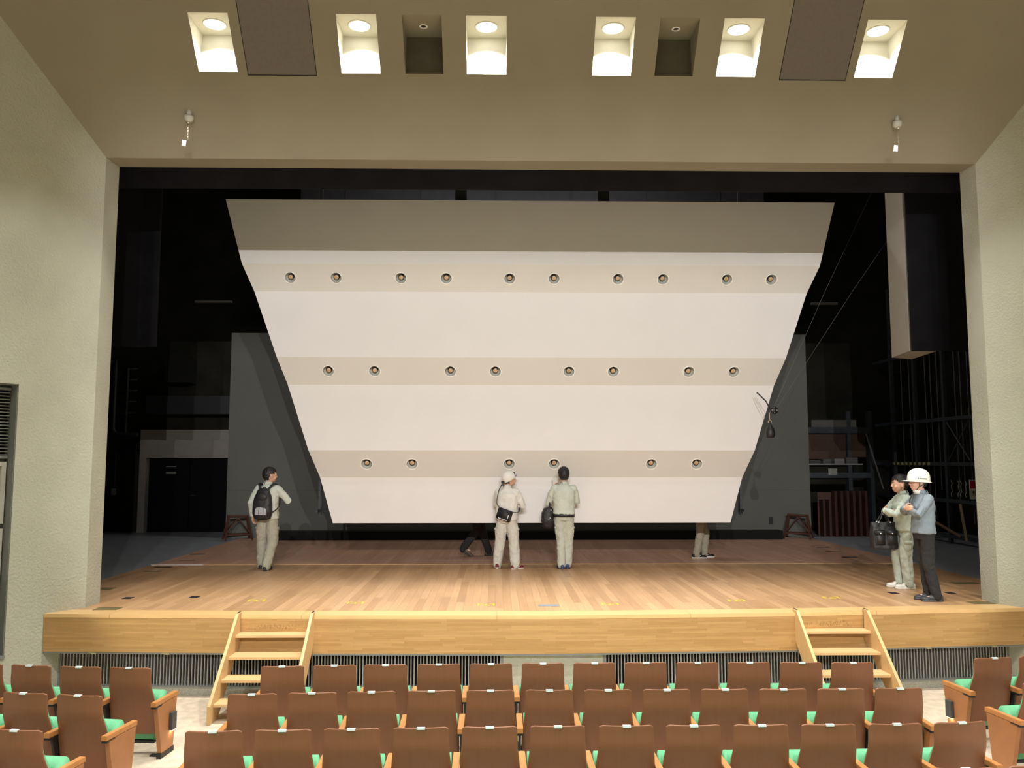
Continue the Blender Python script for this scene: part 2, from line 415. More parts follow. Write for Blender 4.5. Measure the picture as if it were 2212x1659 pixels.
for k, (x0, x1, lit) in enumerate(niches):
    cx = (x0+x1)/2; y0 = 10.13 if lit else 10.12
    if lit:
        lab = 'glowing round downlight in a ceiling recess, ' + words[k]
        if first is None:
            t = thing('downlight', lab, 'ceiling light', (cx, y0, ZB0), 0, 'lit downlights in the ceiling recesses')
            b = bmesh.new(); lathe(b, [(.132, 0), (.150, 0), (.150, -.008), (.132, -.008), (.132, 0)], 32, close=False); obj('rim', b, M['niche'], t, True)
            b = bmesh.new(); lathe(b, [(.001, -.006), (.133, -.004), (.133, -.001)], 32, close=False); obj('diffuser', b, M['diff'], t, True)
            first = t
        else: dup(first, (cx, y0, ZB0), 0, lab)
        L = bpy.data.lights.new('downlight_lamp', 'SPOT'); L.spot_size = R(108); L.spot_blend = .35; L.shadow_soft_size = .09; L.energy = PD; L.color = CD
        lo = bpy.data.objects.new('downlight_lamp', L); lo.location = (cx, y0, ZB0-.015); C.objects.link(lo)
    else:
        lab = 'small unlit spotlight with white ring in the dark ceiling recess, ' + ('left of centre' if k == 2 else 'right of centre')
        if firsts is None:
            t = thing('spotlight', lab, 'ceiling light', (cx, y0, ZB0), 0, 'small unlit spotlights in the ceiling recesses')
            b = bmesh.new(); lathe(b, [(.035, -.002), (.055, -.004), (.057, -.012), (.035, -.010)], 24, close=False); obj('rim', b, M['trimring'], t, True)
            b = bmesh.new(); lathe(b, [(.001, -.002), (.037, -.002)], 24, close=False); cupo = obj('lamp_cup', b, M['black'], t)
            b = bmesh.new()
            for a in (-.014, .0, .014): tube(b, [(a, 0, -.003), (a, 0, -.012)], .004, 8)
            obj('lamp_pins', b, M['chrome'], t)
            firsts = t
        else: dup(firsts, (cx, y0, ZB0), 0, lab)
# hatches
for k, (x0, x1) in enumerate(hat):
    g = .008; y1 = YH-.006; y0 = YT+.02
    t = thing('ceiling_hatch', 'large flat grey-brown access panel in the sloping ceiling, %s' % ('left side' if k == 0 else 'right side'), 'hatch', ((x0+x1)/2, y1, cz(y1)), 0, 'grey hatch panels in the ceiling')
    b = bmesh.new(); hw = (x1-x0)/2-g; dy = y0-y1; dz = -CK*dy
    n = Vector((0, CK, 1)).normalized()*.03
    vs = [(-hw, 0, 0), (hw, 0, 0), (hw, dy, dz), (-hw, dy, dz)]
    A = [b.verts.new(v) for v in vs]; B = [b.verts.new(Vector(v)+n) for v in vs]
    b.faces.new(A); b.faces.new(B)
    for i in range(4): b.faces.new((A[i], A[(i+1) % 4], B[(i+1) % 4], B[i]))
    obj('panel', b, M['hatch'], t)
    b = bmesh.new(); w = .012; n2 = Vector((0, -CK, -1)).normalized()*.002
    obj('edge_strip', (lambda bb: (tube(bb, [Vector((-hw-.002, 0, 0))+n2, Vector((hw+.002, 0, 0))+n2], .004, 6), tube(bb, [Vector((-hw-.002, 0, 0))+n2, Vector((-hw-.002, dy, dz))+n2], .004, 6), tube(bb, [Vector((hw+.002, 0, 0))+n2, Vector((hw+.002, dy, dz))+n2], .004, 6), bb)[-1])(b), M['black'], t)
# ceiling hooks
for k, hx in enumerate((-4.06, 5.385)):
    hy = 10.655; hz = cz(hy)
    t = thing('hanging_hook', 'small grey hook with chain and white tag under the ceiling, %s side' % ('left' if k == 0 else 'right'), 'hook', (hx, hy, hz), 0, 'chain hooks under the ceiling')
    b = bmesh.new(); tube(b, [(0, 0, .03), (0, 0, -.06)], .03, 14); obj('stem', b, M['whitemetal'], t, True)
    b = bmesh.new(); lathe(b, [(.062, -.055), (.062, -.085), (.052, -.115), (.032, -.135), (.02, -.14)], 20); obj('dome', b, M['whitemetal'], t, True)
    b = bmesh.new(); tube(b, [(0, -.02, -.12), (0, -.02, -.165)], .013, 10); obj('bush', b, M['chrome'], t, True)
    b = bmesh.new()
    for i in range(9):
        z = -.20-i*.021; a = i % 2
        pts = [(math.cos(q)*.006*(1-a), -.02+math.cos(q)*.006*a, z+math.sin(q)*.014) for q in [2*PI*j/8 for j in range(9)]]
        tube(b, pts, .0022, 5)
    tube(b, [(0, -.02, -.16), (0, -.02, -.19)], .004, 6)
    obj('chain', b, M['chrome'], t)
    b = bmesh.new(); box(b, -.024, .024, -.03, -.012, -.475, -.395); bmesh.ops.transform(b, matrix=Matrix.Rotation(R(6), 4, 'Y'), verts=b.verts); obj('tag', b, M['plate'], t)

# ------------------------------------------------------------------ audience floor, stage
bm = bmesh.new(); box(bm, -9, 10.4, -12, 10.95, -.1, 0); struct('floor', bm, M['carpet'])
front = [(-5.607, 10.63), (-2.44, 10.455), (.65, 10.385), (3.64, 10.51), (6.865, 10.80)]
def offs(pts, d):   # shift in y
    return [(p[0], p[1]+d) for p in pts]
# nosing strip
bm = bmesh.new()
for a, b_ in zip(front[:-1], front[1:]):
    prism(bm, [a, b_, (b_[0], b_[1]+.30), (a[0], a[1]+.30)], .955, 1.0)
bmesh.ops.remove_doubles(bm, verts=bm.verts, dist=.0005)
# clip the nosing by the splayed walls: drop triangles outside is not needed, walls are solid
struct('stage_nosing', bm, M['nosing'])
bm = bmesh.new()
prism(bm, offs(front, .30)+[(XR, YF+.02), (XR, YP+.05), (7.8, YP+.05), (7.8, 15.52), (-6.3, 15.52), (-6.3, YP+.05), (XL, YP+.05), (XL, YF+.02)], .95, .999)
struct('stage_deck', bm, M['deck'])
bm = bmesh.new(); box(bm, -6.3, 7.8, 15.58, 20.9, .95, .999); struct('stage_deck_rear', bm, M['deck_back'])
bm = bmesh.new(); box(bm, -6.3, 7.8, 15.52, 15.58, .95, 1.004); struct('trim_1', bm, M['nosing'])
bm = bmesh.new()
for a, b_ in zip(front[:-1], front[1:]):
    prism(bm, [(a[0], a[1]+.003), (b_[0], b_[1]+.003), (b_[0], b_[1]+.06), (a[0], a[1]+.06)], .54, .954)
bmesh.ops.remove_doubles(bm, verts=bm.verts, dist=.0005)
struct('stage_fascia', bm, M['fascia'])
bm = bmesh.new()
for a, b_ in zip(front[:-1], front[1:]):
    prism(bm, [(a[0], a[1]+.012), (b_[0], b_[1]+.012), (b_[0], b_[1]+.5), (a[0], a[1]+.5)], .518, .54)
struct('trim_2', bm, M['grframe'])
# kerb + wall behind grilles
bm = bmesh.new()
for a, b_ in zip(front[:-1], front[1:]):
    prism(bm, [(a[0], a[1]+.11), (b_[0], b_[1]+.11), (b_[0], b_[1]+.55), (a[0], a[1]+.55)], 0, .085)
struct('trim_3', bm, M['kerb'])
bm = bmesh.new()
def fy(x, d=0):
    for a, b_ in zip(front[:-1], front[1:]):
        if a[0] <= x <= b_[0]: return a[1]+(b_[1]-a[1])*(x-a[0])/(b_[0]-a[0])+d
    return (front[0] if x < 0 else front[-1])[1]+d
prism(bm, [(.10, fy(.10, .19)), (.65, fy(.65, .19)), (1.345, fy(1.345, .19)), (1.345, fy(1.345, .6)), (.10, fy(.1, .6))], .085, .52)
prism(bm, [(-5.75, fy(-5.6, .2)), (-5.50, fy(-5.5, .2)), (-5.50, fy(-5.5, .6)), (-5.75, fy(-5.6, .6))], .085, .52)
struct('trim_4', bm, M['plaster'])
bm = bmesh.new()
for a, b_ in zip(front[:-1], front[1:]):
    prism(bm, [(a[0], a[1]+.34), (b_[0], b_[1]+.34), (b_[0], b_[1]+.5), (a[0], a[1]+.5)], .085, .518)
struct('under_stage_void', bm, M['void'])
def grille(name, lab, x0, x1):
    t = thing('vent_grille', lab, 'vent grille', ((x0+x1)/2, fy((x0+x1)/2, .2), .085), 0, 'ventilation grilles below the stage front')
    o = t.location
    bs = bmesh.new(); bf = bmesh.new()
    n = int((x1-x0)/.040)
    for i in range(n+1):
        x = x0+.02+(x1-x0-.04)*i/n; y = fy(x, .20)
        box(bs, x-.0065-o.x, x+.0065-o.x, y-o.y, y+.05-o.y, .012, .40)
    kn = [x0]+[p[0] for p in front if x0 < p[0] < x1]+[x1]
    for a, b_ in zip(kn[:-1], kn[1:]):
        for z0, z1 in ((0, .014), (.40, .433)):
            prism(bf, [(a-o.x, fy(a, .185)-o.y), (b_-o.x, fy(b_, .185)-o.y), (b_-o.x, fy(b_, .26)-o.y), (a-o.x, fy(a, .26)-o.y)], z0, z1)
    for x in (x0, x1):
        box(bf, x-.014-o.x, x+.014-o.x, fy(x, .185)-o.y, fy(x, .26)-o.y, 0, .433)
    obj('slats', bs, M['slat'], t); obj('frame', bf, M['grframe'], t)
grille('vent_grille', 'long dark slatted vent grille under the stage left of the centre plaster pier', -5.49, .085)
grille('vent_grille', 'long dark slatted vent grille under the stage right of the centre plaster pier', 1.36, 6.90)
# small brass clips hanging under the fascia
M['clip'] = simple('clip_dull_brass', (.34, .31, .19), .5)
for k, x in enumerate((-4.98, -4.06, 5.48, 6.38)):
    lab = 'tiny pale clip under the stage fascia, ' + ['leftmost', 'second from left', 'right of the right steps', 'rightmost'][k]
    b = bmesh.new(); box(b, -.05, .05, -.004, .004, -.022, .0); box(b, -.01, .05, -.012, .0, -.03, -.015)
    tag(obj('fascia_clip', b, M['clip'], None, loc=(x, fy(x, .014), .545)), lab, 'clip', 'clips under the stage fascia')

# ------------------------------------------------------------------ portable steps
def steps(x0, x1, yb, lab):
    t = thing('stage_steps', lab, 'steps', ((x0+x1)/2, yb, 0), 0, 'wooden steps up to the stage')
    hw = (x1-x0)/2; th = .036
    prof = [(-1.02, 0), (-1.02, .20), (-.09, 1.035), (.045, 1.035), (.045, 1.012), (0, 1.0), (0, .68), (-.74, 0)]
    for s in (-1, 1):
        b = bmesh.new()
        vs = prism(b, [(p[0], p[1]) for p in prof], -th/2, th/2)
        for v in vs: v.co = Vector((v.co.z, v.co.x, v.co.y))
        o = obj('stringer', b, M['stringer'], t, loc=(s*(hw-th/2), 0, 0)); add_bevel(o, .004)
        b = bmesh.new(); box(b, -.012, .012, -.07, .05, 1.0355, 1.041)
        obj('hook_plate', b, M['chrome'], t, loc=(s*(hw-th/2), 0, 0))
    for i, (z, yf) in enumerate(((.2, -.93), (.4, -.685), (.6, -.44), (.8, -.19))):
        b = bbox(-hw+th, hw-th, yf, min(yf+.255, -.006), z-.032, z, .003)
        obj('tread', b, M['stepwood'], t)
    return t
steps(-3.165, -2.225, fy(-2.7), 'light wooden stage steps with open treads on the left side')
steps(3.745, 4.665, fy(4.2), 'light wooden stage steps with open treads on the right side')

# ------------------------------------------------------------------ seats
def shell_y(z):   # local profile, seat faces +y, top edge at y=0
    pr = [(.885, 0), (.80, .006), (.74, .004), (.68, .018), (.60, .05), (.5, .082), (.36, .115), (.22, .14)]
    for (za, ya), (zb, yb) in zip(pr[:-1], pr[1:]):
        if zb <= z <= za: return yb+(ya-yb)*(z-zb)/(za-zb)
    return pr[0][1] if z > .885 else pr[-1][1]
def shell_w(z):
    pr = [(.885, .208), (.76, .212), (.68, .216), (.60, .224), (.525, .229), (.505, .244), (.22, .244)]
    for (za, wa), (zb, wb) in zip(pr[:-1], pr[1:]):
        if zb <= z <= za: return wb+(wa-wb)*(z-zb)/(za-zb)
    return pr[0][1] if z > .885 else pr[-1][1]
def shell(bm, zs, off0, off1, inset=0, bulge=.028, round_top=True):
    nx = 14; F = []; Bk = []
    for z in zs:
        fr_, bk = [], []
        for i in range(nx+1):
            u = -1+2*i/nx; w = shell_w(z)-inset; x = u*w
            zz = z
            if round_top and z > .87: zz = z-.012*max(0, abs(u)-.93)/.07
            y = shell_y(z)+bulge*u*u
            bk.append(bm.verts.new((x, y+off0, zz))); fr_.append(bm.verts.new((x, y+off1, zz)))
        F.append(fr_); Bk.append(bk)
    for G, flip in ((F, 0), (Bk, 1)):
        for a, b in zip(G[:-1], G[1:]):
            for i in range(nx): bm.faces.new((a[i], a[i+1], b[i+1], b[i]))
    for i in range(nx):
        bm.faces.new((F[0][i], F[0][i+1], Bk[0][i+1], Bk[0][i])); bm.faces.new((F[-1][i], F[-1][i+1], Bk[-1][i+1], Bk[-1][i]))
    for j in range(len(zs)-1):
        for i in (0, nx): bm.faces.new((F[j][i], F[j+1][i], Bk[j+1][i], Bk[j][i]))
ARMZ = .565
def arm_part(t, x, end=False, side=1):
    b = bmesh.new()
    vs = prism(b, [(-.03, -.027), (-.03, .027), (.42, .026), (.42, -.026)], ARMZ-.042, ARMZ)
    for v in vs: v.co = Vector((v.co.y, v.co.x, v.co.z))
    bmesh.ops.bevel(b, geom=b.edges[:], offset=.003, segments=2, affect='EDGES')
    a = obj('armrest', b, M['armwood'], t, loc=(x, 0, 0))
    b = bbox(-.026, .026, -.024, .10, ARMZ-.062, ARMZ-.043, .004); obj('arm_bracket', b, M['black'], a)
    if end:
        b = bmesh.new()
        vs = prism(b, [(.005, ARMZ-.045), (.40, ARMZ-.045), (.345, .05), (.115, .05)], -.022, .022)
        for v in vs: v.co = Vector((v.co.z, v.co.x, v.co.y))
        o = obj('end_panel', b, M['panelwood'], t, loc=(x+side*.004, 0, 0)); add_bevel(o, .003)
        b = bmesh.new(); box(b, -.024, .024, .105, .36, 0, .05); obj('foot', b, M['black'], t, loc=(x+side*.004, 0, 0))
        b = bmesh.new(); box(b, -.07, .07, .16, .22, 0, .012); obj('floor_plate', b, M['black'], t, loc=(x-side*.05, 0, 0))
    else:
        b = bmesh.new()
        vs = prism(b, [(.03, ARMZ-.045), (.30, ARMZ-.045), (.28, .03), (.17, .03)], -.010, .010)
        for v in vs: v.co = Vector((v.co.z, v.co.x, v.co.y))
        box(b, -.05, .05, .15, .33, 0, .03)
        obj('support_leg', b, M['black'], t, loc=(x, 0, 0))
def make_seat(kind):
    """kind: 'mid' one shared arm on its left; 'lend'/'rend' row ends"""
    t = thing('auditorium_seat', 'seat', 'seat')
    zs = [.885, .875, .85, .80, .76, .72, .68, .64, .60, .56, .525, .505, .46, .40, .34, .22]
    b = bmesh.new(); shell(b, zs, -.013, .004); o = obj('back_shell', b, M['seatwood'], t, True); add_bevel(o, .005, 2)
    b = bmesh.new(); shell(b, [.83, .82, .80, .76, .72, .68, .64, .60, .56, .5, .42, .36], .004, .040, .028, round_top=False); 
    for v in b.verts: v.co.x *= 1+max(0, min(1, (.76-v.co.z)/.16))*.105
    o = obj('back_cushion', b, M['green'], t, True); add_bevel(o, .012, 3)
    b = bmesh.new(); pr = []
    for q in range(13):
        a = PI*.98-q*PI*.98/12; pr.append((.245+.098*math.cos(a), .535+.080*math.sin(a)))
    pr += [(.335, .40), (.325, .25), (.30, .165), (.17, .160), (.155, .25), (.148, .42)]
    vs = prism(b, pr, -.222, .222)
    for v in vs: v.co = Vector((v.co.z, v.co.x, v.co.y))
    bmesh.ops.bevel(b, geom=[e for e in b.edges if e.calc_face_angle(0) > R(60)], offset=.022, segments=4, affect='EDGES')
    obj('seat_cushion', b, M['green'], t, True)
    b = bmesh.new(); box(b, -.19, .19, .17, .30, .125, .15); obj('seat_pan', b, M['black'], t)
    b = bmesh.new(); box(b, -.031, .031, -.0165, .009, .8835, .8885); box(b, -.031, .031, -.0175, -.0135, .874, .8885); obj('number_plate', b, M['plate'], t)
    if kind == 'lend': arm_part(t, -.275, True, -1)
    else: arm_part(t, -.259)
    if kind == 'rend': arm_part(t, .275, True, 1)
    return t
protos = {}
ORD = ['first', 'second', 'third', 'fourth', 'fifth', 'sixth', 'seventh', 'eighth', 'ninth', 'tenth', 'eleventh', 'twelfth']
def place(kind, x, y, rz, lab, grp):
    if kind not in protos:
        t = make_seat(kind); protos[kind] = t
        t.location = (x, y, 0); t.rotation_euler = (0, 0, rz); t['label'] = lab; t['group'] = grp
        return t
    return dup(protos[kind], (x, y, 0), rz, lab, grp)
rowsM = [
    ('front row', [(-2.09, 8.39), (-1.585, 8.415), (-1.085, 8.43), (-.56, 8.445), (-.043, 8.45), (.474, 8.46), (.99, 8.465), (1.505, 8.47), (2.02, 8.465), (2.54, 8.46), (3.06, 8.445), (3.57, 8.43)]),
    ('second row', [(-2.10, 7.41), (-1.59, 7.44), (-1.08, 7.465), (-.56, 7.485), (-.043, 7.49), (.476, 7.49), (.992, 7.485), (1.51, 7.485), (2.025, 7.485), (2.54, 7.48), (3.06, 7.48), (3.58, 7.485)]),
    ('third row', [(-2.10, 6.42), (-1.59, 6.44), (-1.08, 6.455), (-.56, 6.47), (-.042, 6.48), (.475, 6.49), (.997, 6.49), (1.51, 6.49), (2.03, 6.49), (2.55, 6.49), (3.07, 6.495), (3.59, 6.525)])]
for rn, pts in rowsM:
    n = len(pts)
    for i, (x, y) in enumerate(pts):
        a = pts[max(0, i-1)]; b = pts[min(n-1, i+1)]
        ang = math.atan2(b[1]-a[1], b[0]-a[0])*.8
        if i == 0: ang = R(2.5); 
        if i == n-1: ang = R(-.5) if rn != 'third row' else R(4.5)
        kind = 'lend' if i == 0 else ('rend' if i == n-1 else 'mid')
        lab = 'brown wooden auditorium seat, %s from the left in the %s of the middle block' % (ORD[i], rn)
        place(kind, x, y, ang, lab, 'seats of the middle block')
for rn, y0 in (('fourth row', 5.52), ('fifth row', 4.55)):
    for i in range(12):
        x = -2.10+.5175*i; y = y0+.0035*i+.012*max(0, i-9)**2
        place('lend' if i == 0 else ('rend' if i == 11 else 'mid'), x, y, R(5 if i == 11 else 1), 'brown wooden auditorium seat, %s from the left in the %s of the middle block' % (ORD[i], rn), 'seats of the middle block')
rowsL = [('front row', [(-5.62, 8.66), (-5.10, 8.56), (-4.585, 8.475), (-4.07, 8.41), (-3.565, 8.36)], [-10, -9.5, -8, -6.5, -6]),
         ('second row', [(-5.12, 7.66), (-4.60, 7.57), (-4.09, 7.485), (-3.58, 7.405)], [-10, -10, -9.5, -9]),
         ('third row', [(-4.61, 6.65), (-4.10, 6.56), (-3.59, 6.48)], [-9.5, -9, -8.5]), ('fourth row', [(-4.62, 5.70), (-4.11, 5.61), (-3.60, 5.53)], [-9.5, -9.5, -9])]
for rn, pts, an in rowsL:
    n = len(pts)
    for i, (x, y) in enumerate(pts):
        place('rend' if i == n-1 else 'mid', x, y, R(an[i]), 'brown wooden seat in the %s of the left block, %s' % (rn, 'at the aisle' if i == n-1 else ORD[n-1-i]+' away from the aisle'), 'seats of the left block')
rowsR = [('front row', [(5.10, 8.60), (5.615, 8.68), (6.13, 8.77)], [7, 8.5, 9.5]),
         ('second row', [(5.00, 7.66), (5.51, 7.74)], [8, 9])]
for rn, pts, an in rowsR:
    for i, (x, y) in enumerate(pts):
        place('lend' if i == 0 else 'mid', x, y, R(an[i]), 'brown wooden seat in the %s of the right block, %s' % (rn, 'at the aisle' if i == 0 else ORD[i-1]+' away from the aisle'), 'seats of the right block')
# foot lamps on the front row end panels
def foot_lamp(loc, rz, side, lab):
    t = thing('aisle_lamp', lab, 'lamp', loc, rz, 'aisle lamps on the seat end panels')
    b = bbox(-.018, .018, -.045, .045, -.085, .085, .004); obj('housing', b, M['darkgrey'], t)
    b = bmesh.new(); box(b, -.016, .016, -.035, .035, -.089, -.0855); obj('lens', b, emit('aisle_lens', (1, .85, .55), 4), t)
    L = bpy.data.lights.new('aisle_glow', 'AREA'); L.size = .05; L.energy = .2; L.color = (1, .85, .55)
    o = bpy.data.objects.new('aisle_glow', L); o.parent = t; o.location = (0, 0, -.095); C.objects.link(o)
def seat_local(x, y, rz, lx, ly): 
    c, s = math.cos(rz), math.sin(rz); return (x+lx*c-ly*s, y+lx*s+ly*c)
p = seat_local(-3.565, 8.36, R(-6), .275+.004+.022+.0185, .29); foot_lamp((*p, .31), R(-6), 1, 'small dark box lamp on the end seat of the left block front row')
p = seat_local(5.10, 8.60, R(7), -(.275+.004+.022+.0185), .29); foot_lamp((*p, .31), R(7), -1, 'small dark box lamp on the end seat of the right block front row')

# ------------------------------------------------------------------ hanging acoustic reflector
LV = [(7.737, 15.10, 5.698), (6.486, 14.95, 5.316), (6.024, 15.20, 5.149), (4.780, 15.05, 4.665), (4.296, 15.30, 4.513), (3.085, 15.15, 4.072), (2.596, 15.40, 3.905), (1.769, 15.30, 3.635)]
refl = thing('acoustic_reflector', 'huge white stepped acoustic reflector panel hanging above the stage, with rows of recessed lamps', 'acoustic panel', (XC, 15.3, 1.75))
RO = refl.location.copy()
LX = {1: [-3.787, -2.947, -1.756, -.92, .252, 1.075, 2.261, 3.097, 4.29, 5.122], 3: [-3.075, -2.229, -.836, -.01, 1.347, 2.169, 3.569, 4.405], 5: [-2.361, -1.533, .248, 1.073, 2.865, 3.704]}
TH = .05
for k in range(7):
    (za, ya, wa), (zb, yb, wb) = LV[k], LV[k+1]
    lo_, hi_ = Vector((0, yb-RO.y, zb-RO.z)), Vector((0, ya-RO.y, za-RO.z))
    up = (hi_-lo_); H = up.length; up.normalize(); nrm = Vector((0, -up.z, up.y))   # towards the hall
    P = lambda x, s, d=0: lo_+up*s+nrm*d+Vector((x, 0, 0))
    b = bmesh.new()
    wat = lambda s: wb+(wa-wb)*s/H
    if k not in LX:
        F = [b.verts.new(P(-wb, 0)), b.verts.new(P(wb, 0)), b.verts.new(P(wa, H)), b.verts.new(P(-wa, H))]
        G = [b.verts.new(P(-wb, 0, -TH)), b.verts.new(P(wb, 0, -TH)), b.verts.new(P(wa, H, -TH)), b.verts.new(P(-wa, H, -TH))]
        b.faces.new(F); b.faces.new(G)
        for i in range(4): b.faces.new((F[i], F[(i+1) % 4], G[(i+1) % 4], G[i]))
        obj('white_panel', b, M['shellwhite'], refl)
        continue
    hs = .115; sc = H/2; cxs = [x-XC for x in LX[k]]; NC = 32; rr = .098
    cuts = []
    prev_l = None
    # cells: strips between lamp cells and lamp cells split in below / ring / above
    xcur = None
    def face(*q): b.faces.new([b.verts.new(P(*t)) for t in q])
    edges = [-1]+[v for c in cxs for v in (c-hs, c+hs)]+[1]
    for i in range(0, len(edges)-1, 2):
        a, c = edges[i], edges[i+1]
        if i == 0: face((-wb, 0), (c, 0), (c, H), (-wa, H))
        elif i == len(edges)-2: face((a, 0), (wb, 0), (wa, H), (a, H))
        else: face((a, 0), (c, 0), (c, H), (a, H))
    for c in cxs:
        face((c-hs, 0), (c+hs, 0), (c+hs, sc-hs), (c-hs, sc-hs)); face((c-hs, sc+hs), (c+hs, sc+hs), (c+hs, H), (c-hs, H))
        ring_i, ring_o, ring_b = [], [], []
        for j in range(NC):
            a = 2*PI*j/NC+PI/4; ux, uy = math.cos(a), math.sin(a); m = max(abs(ux), abs(uy))
            ring_i.append(b.verts.new(P(c+rr*ux, sc+rr*uy))); ring_o.append(b.verts.new(P(c+hs*ux/m, sc+hs*uy/m)))
            ring_b.append(b.verts.new(P(c+rr*ux, sc+rr*uy, -.04)))
        for j in range(NC):
            j2 = (j+1) % NC
            b.faces.new((ring_o[j], ring_o[j2], ring_i[j2], ring_i[j])); b.faces.new((ring_i[j], ring_i[j2], ring_b[j2], ring_b[j]))
    bmesh.ops.remove_doubles(b, verts=b.verts, dist=.0004)
    # edge returns
    for s in (-1, 1):
        q = [b.verts.new(P(s*wb, 0)), b.verts.new(P(s*wa, H)), b.verts.new(P(s*wa, H, -TH)), b.verts.new(P(s*wb, 0, -TH))]; b.faces.new(q)
    obj('lamp_band', b, M['shellband'], refl)
    rot = Matrix((Vector((1, 0, 0)), up, nrm)).transposed().to_4x4()
    for c in cxs:
        T = Matrix.Translation(P(c, sc)) @ rot
        b = bmesh.new(); lathe(b, [(.097, .0), (.097, .010), (.106, .016), (.116, .012), (.119, .0), (.097, .0005)], 32, M4=T, close=False)
        d = obj('downlight_ring', b, M['trimring'], refl, True)
        b = bmesh.new(); lathe(b, [(.0965, .002), (.093, -.03), (.085, -.075), (.062, -.115), (.02, -.135), (.001, -.136)], 32, M4=T, close=False)
        obj('reflector_cup', b, M['cup'], d, True)
        b = bmesh.new(); lathe(b, [(.001, -.037), (.040, -.037), (.043, -.043), (.043, -.13)], 24, M4=T, close=False)
        obj('lamp_lens', b, M['bulb'], d, True)
        b = bmesh.new(); lathe(b, [(.042, -.038), (.051, -.040), (.053, -.05), (.053, -.13)], 24, M4=T, close=False)
        obj('lamp_collar', b, M['black'], d, True)
# closing back sheet and steel
b = bmesh.new()
for k in range(7):
    (za, ya, wa), (zb, yb, wb) = LV[k], LV[k+1]
    F = [(-wb+.01, yb+.16, zb), (wb-.01, yb+.16, zb), (wa-.01, ya+.16, za), (-wa+.01, ya+.16, za)]
    quad(b, *[Vector(f)+Vector((0, 0, 0))-Vector((0, RO.y, RO.z)) for f in F])
obj('back_sheet', b, M['shellback'], refl)
b = bmesh.new()
for x in (-3.99, 3.99, -1.2, 1.2):
    box(b, x-.022, x+.022, .50, .54, .13, 5.9); box(b, x-.022, x+.022, .60, .64, .13, 5.9)
    for z in (.2, 1.2, 2.2, 3.2, 4.2, 5.2): box(b, x-.02, x+.02, .26, .62, z, z+.04)
box(b, -5.5, 5.5, .18, .30, 5.75, 5.93)
obj('back_frame', b, M['steel'], refl)
for x in (-1.35, 1.39):
    b = bmesh.new(); box(b, x-.11, x+.11, .2, .30, 5.98, 6.32); obj('hanger_bracket', b, M['shellback'], refl)
for x in (-4.0, -1.35, 1.39, 4.0):
    b = bmesh.new(); tube(b, [(x, .25, 5.9), (x, .25, 10)], .008, 6); obj('hanging_cable', b, M['wire'], refl)

# ------------------------------------------------------------------ stage house
bm = bmesh.new()
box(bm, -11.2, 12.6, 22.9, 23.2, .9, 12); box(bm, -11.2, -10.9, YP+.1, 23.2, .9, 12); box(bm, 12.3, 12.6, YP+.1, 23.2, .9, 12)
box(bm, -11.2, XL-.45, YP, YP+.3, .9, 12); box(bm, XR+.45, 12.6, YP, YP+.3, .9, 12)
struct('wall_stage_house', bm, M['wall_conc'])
bm = bmesh.new(); box(bm, -11.2, 12.6, YP, 23.2, 12, 12.2); struct('ceiling_stage_house', bm, M['void'])
bm = bmesh.new(); box(bm, -11.2, -6.3, YP+.02, 22.9, .9, .998); box(bm, 7.8, 12.6, YP+.02, 22.9, .9, .998); box(bm, -6.3, 7.8, 20.9, 22.9, .9, .998)
struct('floor_wings', bm, M['vinyl'])
# left rear: pale lobby front with black double door
bm = bmesh.new()
box(bm, -9.57, -9.39, 22.55, 22.9, 1, 3.74); box(bm, -9.39, -6.2, 22.55, 22.9, 2.985, 3.74); box(bm, -7.18, -6.2, 22.56, 22.9, 1, 2.985)
struct('wall_stage_lobby', bm, M['stagewallpale'])
dr = thing('door_1', 'black steel double door in the pale wall at the left rear of the stage', 'door', (-8.28, 22.75, 1)); dr['kind'] = 'structure'
b = bbox(-1.09, -.01, -.03, .03, .004, 1.98, .004); lf = obj('door_leaf', b, M['doorblack'], dr)
b = bbox(.01, 1.09, -.03, .03, .004, 1.98, .004); lf2 = obj('door_leaf', b, M['doorblack'], dr)
b = bmesh.new(); tube(b, [(.07, -.09, .98), (.20, -.09, .98)], .012, 8); tube(b, [(.09, -.03, .98), (.09, -.09, .98)], .012, 8); obj('door_handle', b, M['chrome'], lf2)
b = bmesh.new(); box(b, -.64, -.37, -.036, -.031, 1.74, 1.765); box(b, -.64, -.37, -.036, -.031, 1.55, 1.61); obj('door_plate', b, M['recessmetal'], lf)
# girder, dark plant box, pipes on the left rear wall
tag(obj('wall_girder', bbox(-9.4, -6.2, 22.4, 22.85, 4.15, 4.65, .01), M['black']), 'dark steel girder running above the pale lobby wall at the left rear', 'girder')
tag(obj('plant_box', bbox(-8.9, -8.25, 22.3, 22.88, 5.0, 5.65, .01), M['void']), 'black square box high on the left rear stage wall', 'box')
b = bmesh.new(); tube(b, [(-10.34, 22.6, 5.6), (-10.34, 22.6, 3.75), (-10.25, 22.6, 3.62), (-9.85, 22.6, 3.6), (-9.7, 22.6, 3.6)], .07, 10, 'round'); tube(b, [(-10.0, 22.6, 5.4), (-10.0, 22.6, 3.6)], .05, 10, 'round')
for z in (4.2, 4.5, 4.8, 5.1, 5.4): tube(b, [(-10.6, 22.65, z), (-9.75, 22.65, z)], .03, 8)
tag(obj('duct_pipes', b, M['black'], None, True), 'cluster of black pipes on the left rear stage wall', 'pipes')
b = bmesh.new(); tube(b, [(-10.32, 22.8, 2.1), (-10.32, 22.8, 3.12), (-10.25, 22.8, 3.2), (-9.55, 22.8, 3.23)], .028, 8, 'round')
cd = tag(obj('conduit', b, M['black'], None, True), 'thin black conduit bending over beside the pale lobby wall', 'conduit')
obj('switch_box', bbox(-.05, .05, -.05, .03, -.12, .06, .005), M['recessmetal'], cd, loc=(-10.32, 22.78, 2.1))

